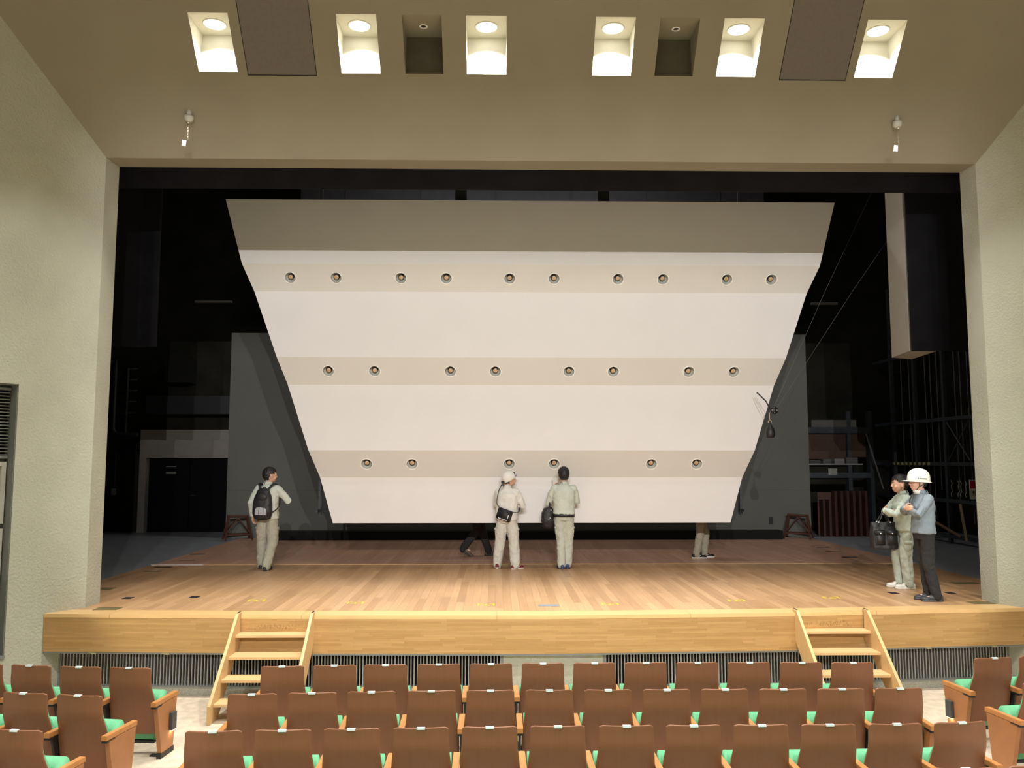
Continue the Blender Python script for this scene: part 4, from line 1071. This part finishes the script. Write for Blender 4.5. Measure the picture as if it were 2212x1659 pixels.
    if wear.get('cargo'):
        for s, k in ((-1, 'L'), (1, 'R')):
            hp, kn = J['h'+k], J['k'+k]; c = lerp(hp, kn, .58); d = (kn-hp).normalized()
            b = bmesh.new(); q = Matrix((V(0, 1, 0).cross(-d), V(0, 1, 0), -d)).transposed()
            ell(b, c+V(s*.070*w, 0, 0), (.024, .062, .085), q, 14); obj('cargo_pocket', b, wear['trousers'], tr_, True)
            b = bmesh.new(); ell(b, c+V(s*.078*w, 0, .055), (.023, .066, .030), q, 14); obj('pocket_flap', b, wear['trousers'], tr_, True)
    b = bmesh.new()
    for k in 'LR':
        an = J['a'+k]; tube(b, [an+(J['k'+k]-an).normalized()*.10, an+V(0, .005, -.03)], [.044, .046], 14, 'round')
    obj('socks', b, wear.get('sock', M['shoe_grey']), root, True)
    # shoes
    for s, k in ((-1, 'L'), (1, 'R')):
        an, fd = J['a'+k], Vector(J['f'+k]).normalized(); tip = J.get('t'+k, 0)   # tip: heel lifted, degrees
        x = fd.cross(V(0, 0, 1)); F = Matrix.Translation(V(an.x, an.y, 0)) @ Matrix((V(x.x, x.y, 0), V(fd.x, fd.y, 0), V(0, 0, 1))).transposed().to_4x4()
        piv = Matrix.Translation(V(0, .15, 0)) @ Matrix.Rotation(R(-tip), 4, 'X') @ Matrix.Translation(V(0, -.15, 0))
        F = F @ piv
        b = bmesh.new()
        ell(b, (0, -.045, .050), (.038, .048, .046), None, 16, 0, F); ell(b, (0, .04, .048), (.043, .085, .042), None, 16, 0, F); ell(b, (0, .135, .036), (.048, .070, .030), None, 16, 0, F)
        tube(b, [F @ V(0, -.03, .06), F @ V(0, -.012, .105)], [.044, .042], 14, True)
        sh_ = vox('shoe', b, wear['shoe'], root, .006, 3)
        b = bmesh.new(); pr = []
        for i in range(28):
            a = 2*PI*i/28; yy = .055+.150*math.sin(a); ww = .044+.008*math.sin(a); pr.append((ww*math.copysign(abs(math.cos(a))**.75, math.cos(a)), yy))
        vs = prism(b, pr, .0, .026); 
        for v in vs: v.co = F @ v.co
        obj('sole', b, wear['sole'], sh_, True)
        if wear.get('stripe'):
            b = bmesh.new()
            for sx in (-1, 1):
                tube(b, [F @ V(sx*.045, .0, .03), F @ V(sx*.046, .05, .072)], .004, 6); tube(b, [F @ V(sx*.046, .03, .03), F @ V(sx*.045, .075, .068)], .004, 6)
            obj('shoe_stripe', b, wear['stripe'], sh_)
    return root, body, HM
def stance(H=1.72, lean=0.0, feet=.10, chest_y=0.0):
    k = H/1.72
    J = dict(pel=V(0, 0, .95*k), che=V(0, lean*.6+chest_y, 1.27*k), neck=V(0, lean+.0, 1.455*k), head=V(0, lean+.028, 1.605*k))
    for s, a in ((-1, 'L'), (1, 'R')):
        J['s'+a] = V(s*.182, lean*.85, 1.375*k); J['h'+a] = V(s*.085, 0, .88*k); J['k'+a] = V(s*(feet*.95), .012, .48*k); J['a'+a] = V(s*feet, -.02, .085); J['f'+a] = V(s*.15, 1, 0)
    return J
ST = 1.0
# 1 person with the backpack, walking away on the left
J = stance(1.76, .0)
J.update(eL=V(-.29, -.05, 1.16), wL=V(-.30, .07, .91), curlL=.6, hpL=(1, -.2, 0), eR=V(.37, .02, 1.19), wR=V(.22, .25, 1.25), hpR=(-.5, 0, -1), curlR=.7,
         kL=V(-.13, .10, .50), aL=V(-.14, .13, .085), kR=V(.09, .03, .49), aR=V(.045, -.10, .085), fL=V(-.1, 1, 0), fR=V(.0, 1, 0), yaw=-48, head=V(.02, .035, 1.64))
p1, b1, H1 = person('person', 'person in pale work clothes walking away on the left, backpack on', (-4.01, 14.80, ST), R(-8), J,
    dict(jacket=M['jk_pale'], trousers=M['tr_khaki'], shoe=M['shoe_black'], sole=M['rubberb'], hem=-.075, leg=1.22, fat=1.05, cargo=True))
# backpack
bp = thing('backpack', 'black backpack with silver patches on the back of the walking person', 'backpack', (-4.01, 14.80, ST), R(-8))
b = bmesh.new(); loft(b, [(0, -.205, .87, .06, .045), (0, -.215, .90, .115, .08), (0, -.225, 1.0, .142, .095), (0, -.22, 1.15, .138, .09), (0, -.21, 1.28, .12, .075), (0, -.195, 1.38, .09, .055), (0, -.18, 1.42, .05, .03)], p=2.6)
bag = vox('bag_body', b, M['bagblack'], bp, .009, 4, .012, .08)
b = bmesh.new(); ell(b, (0, -.275, 1.27), (.088, .035, .075)); obj('top_pocket', b, M['bagblack'], bp, True)
b = bmesh.new(); ell(b, (0, -.285, 1.0), (.115, .045, .115)); lp = obj('front_pocket', b, M['bagblack'], bp, True)
for (x0, x1) in ((-.075, -.018), (-.010, .045), (.052, .085)):
    b = bmesh.new(); n = 8
    for i in range(n):
        for j in range(n):
            def pt(u, v):
                x = x0+(x1-x0)*u; z = 1.0-.03+.135*v*math.sqrt(max(0, 1-(x/.118)**2)); yy = -.285-.045*math.sqrt(max(.01, 1-(x/.125)**2-((z-1.0)/.122)**2))-.004
                return (x, yy, z)
            quad(b, pt(i/n, j/n), pt((i+1)/n, j/n), pt((i+1)/n, (j+1)/n), pt(i/n, (j+1)/n))
    bmesh.ops.solidify(b, geom=b.faces[:], thickness=.004); obj('silver_patch', b, M['silver'], lp)
b = bmesh.new(); tube(b, sm([(-.03, -.16, 1.40), (-.02, -.165, 1.44), (.02, -.165, 1.44), (.03, -.16, 1.40)]), .008, 8, 'round'); obj('carry_loop', b, M['bagblack'], bp, True)
for o_ in list(bp.children_recursive):
    if o_.type == 'MESH' and o_.name.split('.')[0] in ('bag_body', 'top_pocket', 'front_pocket', 'silver_patch'):
        if o_.get('w_'): continue
        o_['w_'] = 1
        for v in o_.data.vertices: v.co.x *= 1.22
        del o_['w_']
for s in (-1, 1):
    b = bmesh.new(); tube(b, sm([(s*.06, -.16, 1.38), (s*.10, -.125, 1.455), (s*.125, -.05, 1.49), (s*.13, .06, 1.46), (s*.14, .145, 1.33), (s*.175, .10, 1.15), (s*.19, -.05, 1.06), (s*.15, -.17, 1.0)]), [.024]*17+[.02, .016, .013]+[.010]*9, 8, 'round', sq=(1.15, .75)); obj('shoulder_strap', b, M['bagblack'], bp, True)

# 2 person in white cap, seen from behind, arms folded
J = stance(1.68, .02)
J.update(eL=V(-.25, .10, 1.12), wL=V(.02, .25, 1.14), hpL=(0, -1, .2), hdL=(1, -.15, .15), eR=V(.27, .10, 1.10), wR=V(.0, .27, 1.10), hpR=(0, -1, 0), hdR=(-1, -.1, .2), curlL=.7, curlR=.7,
         aL=V(-.19, .02, .085), kL=V(-.14, .03, .48), aR=V(.17, -.03, .085), kR=V(.13, .01, .48), fL=V(-.35, 1, 0), fR=V(.45, 1, 0), yaw=-40, pitch=12, head=V(.03, .05, 1.575))
p2, b2, H2 = person('person', 'person in cream work clothes and white cap with lamp, arms folded, seen from behind', (.20, 14.86, ST), R(-22), J,
    dict(jacket=M['jk_white'], trousers=M['tr_white'], shoe=M['shoe_red'], sole=M['rubberw'], hem=-.06, leg=1.2, cargo=True, capped=1, fat=1.12, stripe=M['shoe_white']))
b = bmesh.new(); T = H2 @ Matrix.Translation(V(0, -.012, .012)) @ Matrix.Rotation(R(14), 4, 'X')
for i in range(1):
    lathe(b, [(.104, -.028), (.106, .0), (.104, .035), (.094, .07), (.07, .10), (.035, .118), (.001, .123)], 28, M4=T @ Matrix.Diagonal((.93, 1.12, 1, 1)), close=False)
cap = obj('cap', b, M['capwhite'], p2, True); so = cap.modifiers.new('s', 'SOLIDIFY'); so.thickness = .006
b = bmesh.new(); pts = [T @ V(.098*math.sin(a)*.93, .098*math.cos(a)*1.1+(.055*math.cos(a*1.5) if abs(a) < 1 else 0), -.012) for a in (-.9, -.6, -.3, 0, .3, .6, .9)]
inn = [T @ V(.094*math.sin(a)*.93, .094*math.cos(a)*1.1, -.006) for a in (-.9, -.6, -.3, 0, .3, .6, .9)]
for i in range(6): quad(b, inn[i], inn[i+1], pts[i+1], pts[i])
bmesh.ops.remove_doubles(b, verts=b.verts, dist=.0005); bmesh.ops.solidify(b, geom=b.faces[:], thickness=.005)
obj('visor', b, simple('visor_blue', (.20, .27, .48), .5), cap)
b = bmesh.new(); vs = box(b, -.022, .022, .100, .135, .012, .05, 0, T); bmesh.ops.bevel(b, geom=b.edges[:], offset=.005, segments=2, affect='EDGES'); obj('head_lamp', b, M['black'], cap)
b = bmesh.new(); vs = box(b, -.04, .04, -.135, -.112, -.032, .012, 0, T); bmesh.ops.bevel(b, geom=b.edges[:], offset=.006, segments=2, affect='EDGES'); obj('rear_buckle', b, M['black'], cap)
# shoulder bag
cb = thing('shoulder_bag', 'small black shoulder bag across the back of the person in the white cap', 'bag', (.20, 14.86, ST), R(-22))
Tb = Matrix.Translation(V(.025, -.185, .955)) @ Matrix.Rotation(R(17), 4, 'Y') @ Matrix.Rotation(R(-6), 4, 'X')
b = bmesh.new(); box(b, -.135, .135, -.035, .03, -.10, .10, 0, Tb); bmesh.ops.bevel(b, geom=b.edges[:], offset=.016, segments=3, affect='EDGES'); bg = obj('bag_body', b, M['bagblack'], cb, True)
b = bmesh.new(); box(b, .082, .094, -.040, -.034, -.055, .02, 0, Tb); obj('white_tag', b, M['silver'], bg)
b = bmesh.new()
for (x0, x1) in ((-.085, -.03), (-.02, .015), (.025, .085)): box(b, x0, x1, -.040, -.034, -.088, -.074, 0, Tb)
obj('silver_trim', b, M['silver'], bg)
b = bmesh.new(); tube(b, sm([Tb @ V(-.11, 0, .09), (-.12, -.180, 1.15), (-.105, -.172, 1.30), (-.085, -.12, 1.42), (-.06, -.03, 1.47), (.03, .16, 1.34), (.16, .18, 1.15), (.205, .05, 1.0), Tb @ V(.12, 0, .09)]), .011, 6, 'round', sq=(1.5, .5)); obj('strap', b, M['darkgrey'], cb, True)

# 3 person with black hair, seen from behind, hand at the face
J = stance(1.76, .015, .055)
J.update(eL=V(-.27, .10, 1.14), wL=V(-.15, .28, 1.38), hdL=(.15, -.25, 1), hpL=(1, -.4, 0), eR=V(.25, .10, 1.17), wR=V(-.02, .27, 1.17), hdR=(-1, 0, 0), hpR=(0, -1, 0), curlL=.5, curlR=.6, yaw=6, pitch=2, fL=V(-.2, 1, 0), fR=V(.12, 1, 0), aR=V(.065, .04, .085), kR=V(.08, .03, .49), aL=V(-.055, -.04, .085))
p3, b3, H3 = person('person', 'person with black hair and pale green-grey jacket seen from behind, hand raised to the face', (1.215, 14.86, ST), R(0), J,
    dict(jacket=M['jk_pale'], trousers=M['tr_pale'], shoe=M['shoe_blue'], sole=M['shoe_blue'], hem=.0, leg=1.08, cargo=True, waistband=M['black'], vol=1.8, fat=1.05))
sheet = thing('paper_sheet', 'narrow white sheet held up by the person with black hair before the reflector', 'paper', (1.215, 14.86, ST), 0)
b = bmesh.new(); box(b, -.175, -.085, .29, .294, 1.42, 1.60); obj('sheet', b, M['shirt'], sheet)
hb = thing('holdall_bag', 'black bag hanging from the left arm of the person with black hair', 'bag', (1.215, 14.86, ST), 0)
b = bmesh.new(); loft(b, [(-.285, .09, .70, .05, .09), (-.285, .09, .73, .085, .13), (-.29, .09, .82, .115, .16), (-.285, .09, .98, .11, .155), (-.27, .10, 1.05, .085, .14), (-.265, .10, 1.07, .05, .10)], p=2.8)
hbb = vox('bag_body', b, M['bagblack'], hb, .009, 4, .018, .09)
b = bmesh.new(); tube(b, [(-.25, .02, 1.05), (-.25, .04, 1.14), (-.25, .10, 1.20), (-.25, .16, 1.14), (-.25, .18, 1.05)], .012, 8, 'round'); obj('handle', b, M['bagblack'], hb, True)
for q in ((-.235, -.06, 1.03), (-.25, -.07, .89), (-.275, -.07, .86)):
    b = bmesh.new(); ell(b, q, (.009, .006, .009)); obj('stud', b, M['silver'], hb, True)

# 4 person in mint grey work clothes with tote bag
def crossed(J, hi=0.0, fw=.0, RY=.21, RZ=1.12, RD=-.1):
    J.update(eL=V(-.235, .17+fw, 1.12+hi), wL=V(.04, .255+fw, 1.17+hi), hdL=(1, -.35, .1), hpL=(0, -1, -.3), eR=V(.235, .17+fw, 1.12+hi), wR=V(-.105, RY+fw, RZ+hi), hdR=(-1, RD, .1), hpR=(0, -1, 0), curlL=.6, curlR=.55)
J = stance(1.66, .0, .09); crossed(J, -.02, .02)
J.update(aL=V(-.09, .0, .085), aR=V(.09, .06, .085), kL=V(-.09, .03, .47), kR=V(.09, .09, .46), pitch=0, yaw=0, fL=V(0, 1, 0), fR=V(.05, 1, 0), head=V(0, .045, 1.545), neck=V(0, .012, 1.40))
p4, b4, H4 = person('person', 'person in mint grey work clothes, arms crossed, beside the helmeted one', (6.15, 12.50, ST), R(84), J,
    dict(jacket=M['jk_mint'], trousers=M['tr_mint'], shoe=M['shoe_white'], sole=M['rubberw'], hem=-.05, leg=1.08, cargo=True, stripe=M['shoe_grey'], collar=M['jk_mint']))
tb = thing('tote_bag', 'black canvas tote bag hanging from the arm of the person in mint grey', 'bag', (6.15, 12.50, ST), R(84))
b = bmesh.new(); loft(b, [(.02, .30, .57, .09, .175), (.02, .30, .59, .11, .19), (.02, .30, .80, .095, .188), (.02, .30, .93, .055, .185), (.02, .30, .975, .03, .18)], p=5)
tbb = vox('bag_body', b, M['bagblack'], tb, .009, 3, .018, .09)
for yy in (.215, .385):
    b = bmesh.new(); box(b, -.105, -.06, yy-.07, yy+.07, .64, .80); bmesh.ops.bevel(b, geom=b.edges[:], offset=.008, segments=2, affect='EDGES'); obj('front_pocket', b, M['bagblack'], tbb, True)
    b = bmesh.new(); box(b, -.112, -.055, yy-.074, yy+.074, .79, .86); bmesh.ops.bevel(b, geom=b.edges[:], offset=.008, segments=2, affect='EDGES'); obj('pocket_flap', b, M['bagblack'], tbb, True)
    b = bmesh.new(); ell(b, (-.113, yy, .815), (.006, .009, .009)); obj('snap_button', b, M['silver'], tbb, True)
for xx in (-.035, .055):
    b = bmesh.new(); tube(b, [(xx, .22, .95), (xx, .25, 1.05), (.02, .30, 1.125), (xx, .34, 1.05), (xx, .39, .95)], .010, 8, 'round'); obj('handle', b, M['bagblack'], tb, True)
    for yy in (.22, .39):
        b = bmesh.new(); ell(b, (xx-.022, yy, .975), (.006, .011, .011)); obj('handle_rivet', b, M['silver'], tb, True)

# 5 person in white helmet
J = stance(1.74, .10, .075); crossed(J, .06, .05, .30, 1.19, .05)
J.update(pel=V(0, .07, .96), hL=V(-.08, .06, .89), hR=V(.08, .06, .89), kL=V(-.075, .055, .49), kR=V(.08, .03, .49), aL=V(-.075, -.03, .085), aR=V(.075, -.01, .085), che=V(0, .065, 1.28), neck=V(0, .08, 1.45), head=V(0, .115, 1.605), sL=V(-.182, .06, 1.375), sR=V(.182, .07, 1.375), pitch=0, fL=V(0, 1, 0), fR=V(.05, 1, 0))
p5, b5, H5 = person('person', 'person in white safety helmet, slate blue jacket and black trousers, arms crossed, at the right', (5.94, 11.40, ST), R(88), J,
    dict(jacket=M['jk_blue'], trousers=M['tr_black'], shoe=M['shoe_grey'], sole=M['shoe_grey'], hem=-.035, leg=1.0, collar=M['jk_blue'], nape=-.085, capped=1))
b = bmesh.new(); T = H5 @ Matrix.Translation(V(0, -.012, .030)) @ Matrix.Rotation(R(4), 4, 'X')
lathe(b, [(.122, -.022), (.119, .0), (.117, .035), (.110, .070), (.094, .100), (.068, .124), (.035, .138), (.001, .142)], 40, M4=T @ Matrix.Diagonal((.94, 1.16, 1, 1)), close=False)
hm = obj('safety_helmet', b, M['helmet'], p5, True); so = hm.modifiers.new('s', 'SOLIDIFY'); so.thickness = .006
b = bmesh.new(); nb_ = 40
for i in range(nb_):
    def rim(a, o):
        fr_ = max(0, math.cos(a))**2
        rr_ = .120+o*(.016+.055*fr_)
        return T @ V(.94*rr_*math.sin(a), 1.16*rr_*math.cos(a)*(1-.06*o*fr_), -.018-.012*o)
    a0, a1 = 2*PI*i/nb_, 2*PI*(i+1)/nb_
    quad(b, rim(a0, 0), rim(a1, 0), rim(a1, 1), rim(a0, 1))
bmesh.ops.remove_doubles(b, verts=b.verts, dist=.0005)
br = obj('brim', b, M['helmet'], hm, True); so = br.modifiers.new('s', 'SOLIDIFY'); so.thickness = .006
b = bmesh.new()
for i in range(7):
    y = .050-.0165*i; xx = -.94*math.sqrt(max(0, .1187**2-(y/1.16)**2))-.001
    box(b, xx-.003, xx+.012, y-.0055, y+.0055, .004, .017, 0, T)
obj('helmet_lettering', b, M['darkgrey'], hm)
for s in (-1, 1):
    b = bmesh.new(); tubeM(b, H5, [(s*.088, .02, .01), (s*.086, .015, -.04), (s*.050, .035, -.095), (0, .045, -.118)], [.005]*4); tubeM(b, H5, [(s*.088, -.07, .0), (s*.088, -.03, -.03), (s*.084, .008, -.052)], [.005]*3); obj('chin_strap', b, M['darkgrey'], hm, True)
b = bmesh.new(); loft(b, [(0, .115, 1.44, .062, .066), (0, .122, 1.49, .058, .062)], p=2); obj('shirt_collar', b, M['shirt'], p5, True)
b = bmesh.new(); tube(b, [(-.03, .19, 1.46), (-.02, .245, 1.36), (0, .25, 1.26)], [.012, .01, .008], 8, 'round', sq=(2, .4)); obj('lanyard', b, M['black'], p5, True)

# 6 and 7 people behind the reflector, only their legs in view
J = stance(1.72, .05, .07)
J.update(eL=V(-.23, -.06, 1.12), wL=V(-.24, .08, .90), eR=V(.23, .06, 1.12), wR=V(.24, .20, .92), kL=V(-.07, .08, .48), aL=V(-.08, .22, .085), kR=V(.08, -.03, .50), aR=V(.08, -.30, .16), fL=V(0, 1, 0), fR=V(0, 1, 0), tR=32)
person('person', 'dark trousered legs of someone walking to the right behind the reflector', (-.35, 16.85, ST), R(-90), J, dict(jacket=M['jk_dark'], trousers=M['tr_black'], shoe=M['shoe_brown'], sole=M['rubberb'], leg=1.06, hem=-.02))
J = stance(1.72, .03, .07)
J.update(eL=V(-.23, .04, 1.12), wL=V(-.24, .15, .90), eR=V(.23, .0, 1.12), wR=V(.24, .10, .92), kL=V(-.08, .14, .49), aL=V(-.08, .10, .085), kR=V(.08, -.01, .49), aR=V(.08, -.09, .085), fL=V(0, 1, 0), fR=V(0, 1, 0))
person('person', 'beige trousered legs of someone walking to the right behind the reflector, black shoes', (4.02, 16.45, ST), R(-90), J, dict(jacket=M['jk_pale'], trousers=M['tr_beige'], shoe=M['shoe_black'], sole=M['rubberw'], leg=1.0, hem=-.02, stripe=M['shoe_white']))

# ------------------------------------------------------------------ lights
def spot(name, loc, target, e, c, ang, blend=.3, size=.12):
    L = bpy.data.lights.new(name, 'SPOT'); L.energy = e; L.color = c; L.spot_size = R(ang); L.spot_blend = blend; L.shadow_soft_size = size
    o = bpy.data.objects.new(name, L); o.location = loc; C.objects.link(o)
    o.rotation_euler = (Vector(target)-Vector(loc)).to_track_quat('-Z', 'Y').to_euler()
def area(name, loc, e, c, sx, sy, rot=(0, 0, 0)):
    L = bpy.data.lights.new(name, 'AREA'); L.shape = 'RECTANGLE'; L.size = sx; L.size_y = sy; L.energy = e; L.color = c
    o = bpy.data.objects.new(name, L); o.location = loc; o.rotation_euler = rot; C.objects.link(o)
warm = (1, .96, .94)
for k, x in enumerate((-1.2, .7, 2.6)):
    spot('front_of_house_spot', (x, -8.6, 8.35), (.7, 15.2, 4.5), 4450, warm, 40, .12, .035)
for y in (-9, -5.5, -2, 1.5, 5):
    for x in (-4.5, -1.0, 2.4, 5.8):
        L = bpy.data.lights.new('hall_lamp', 'SPOT'); L.spot_size = R(108); L.spot_blend = .35; L.shadow_soft_size = .09; L.energy = PD; L.color = CD
        o = bpy.data.objects.new('hall_lamp', L); o.location = (x, y, ZF-.03); C.objects.link(o)
area('stage_fill_strip', (.7, 12.9, 9.2), 42, (1, .975, .94), 11, .18)  # fill light added over the stage to brighten the boards
bpy.data.lights['stage_fill_strip'].spread = R(46)
bpy.data.objects['stage_fill_strip'].rotation_euler = (R(3), 0, 0)
area('rear_fill', (.7, 18.6, 11.0), 190, (1, .97, .93), 7, .4)  # overhead fill added behind the reflector for backdrop, cloth and wings
w = bpy.data.worlds.new('world'); bpy.context.scene.world = w; w.use_nodes = True
w.node_tree.nodes['Background'].inputs[0].default_value = (.02, .02, .022, 1); w.node_tree.nodes['Background'].inputs[1].default_value = .1
vs_ = bpy.context.scene.view_settings
bpy.context.scene.display_settings.display_device = 'sRGB'
vs_.view_transform = 'Standard'; vs_.look = 'None'; vs_.gamma = 1; vs_.exposure = 0; vs_.use_curve_mapping = False
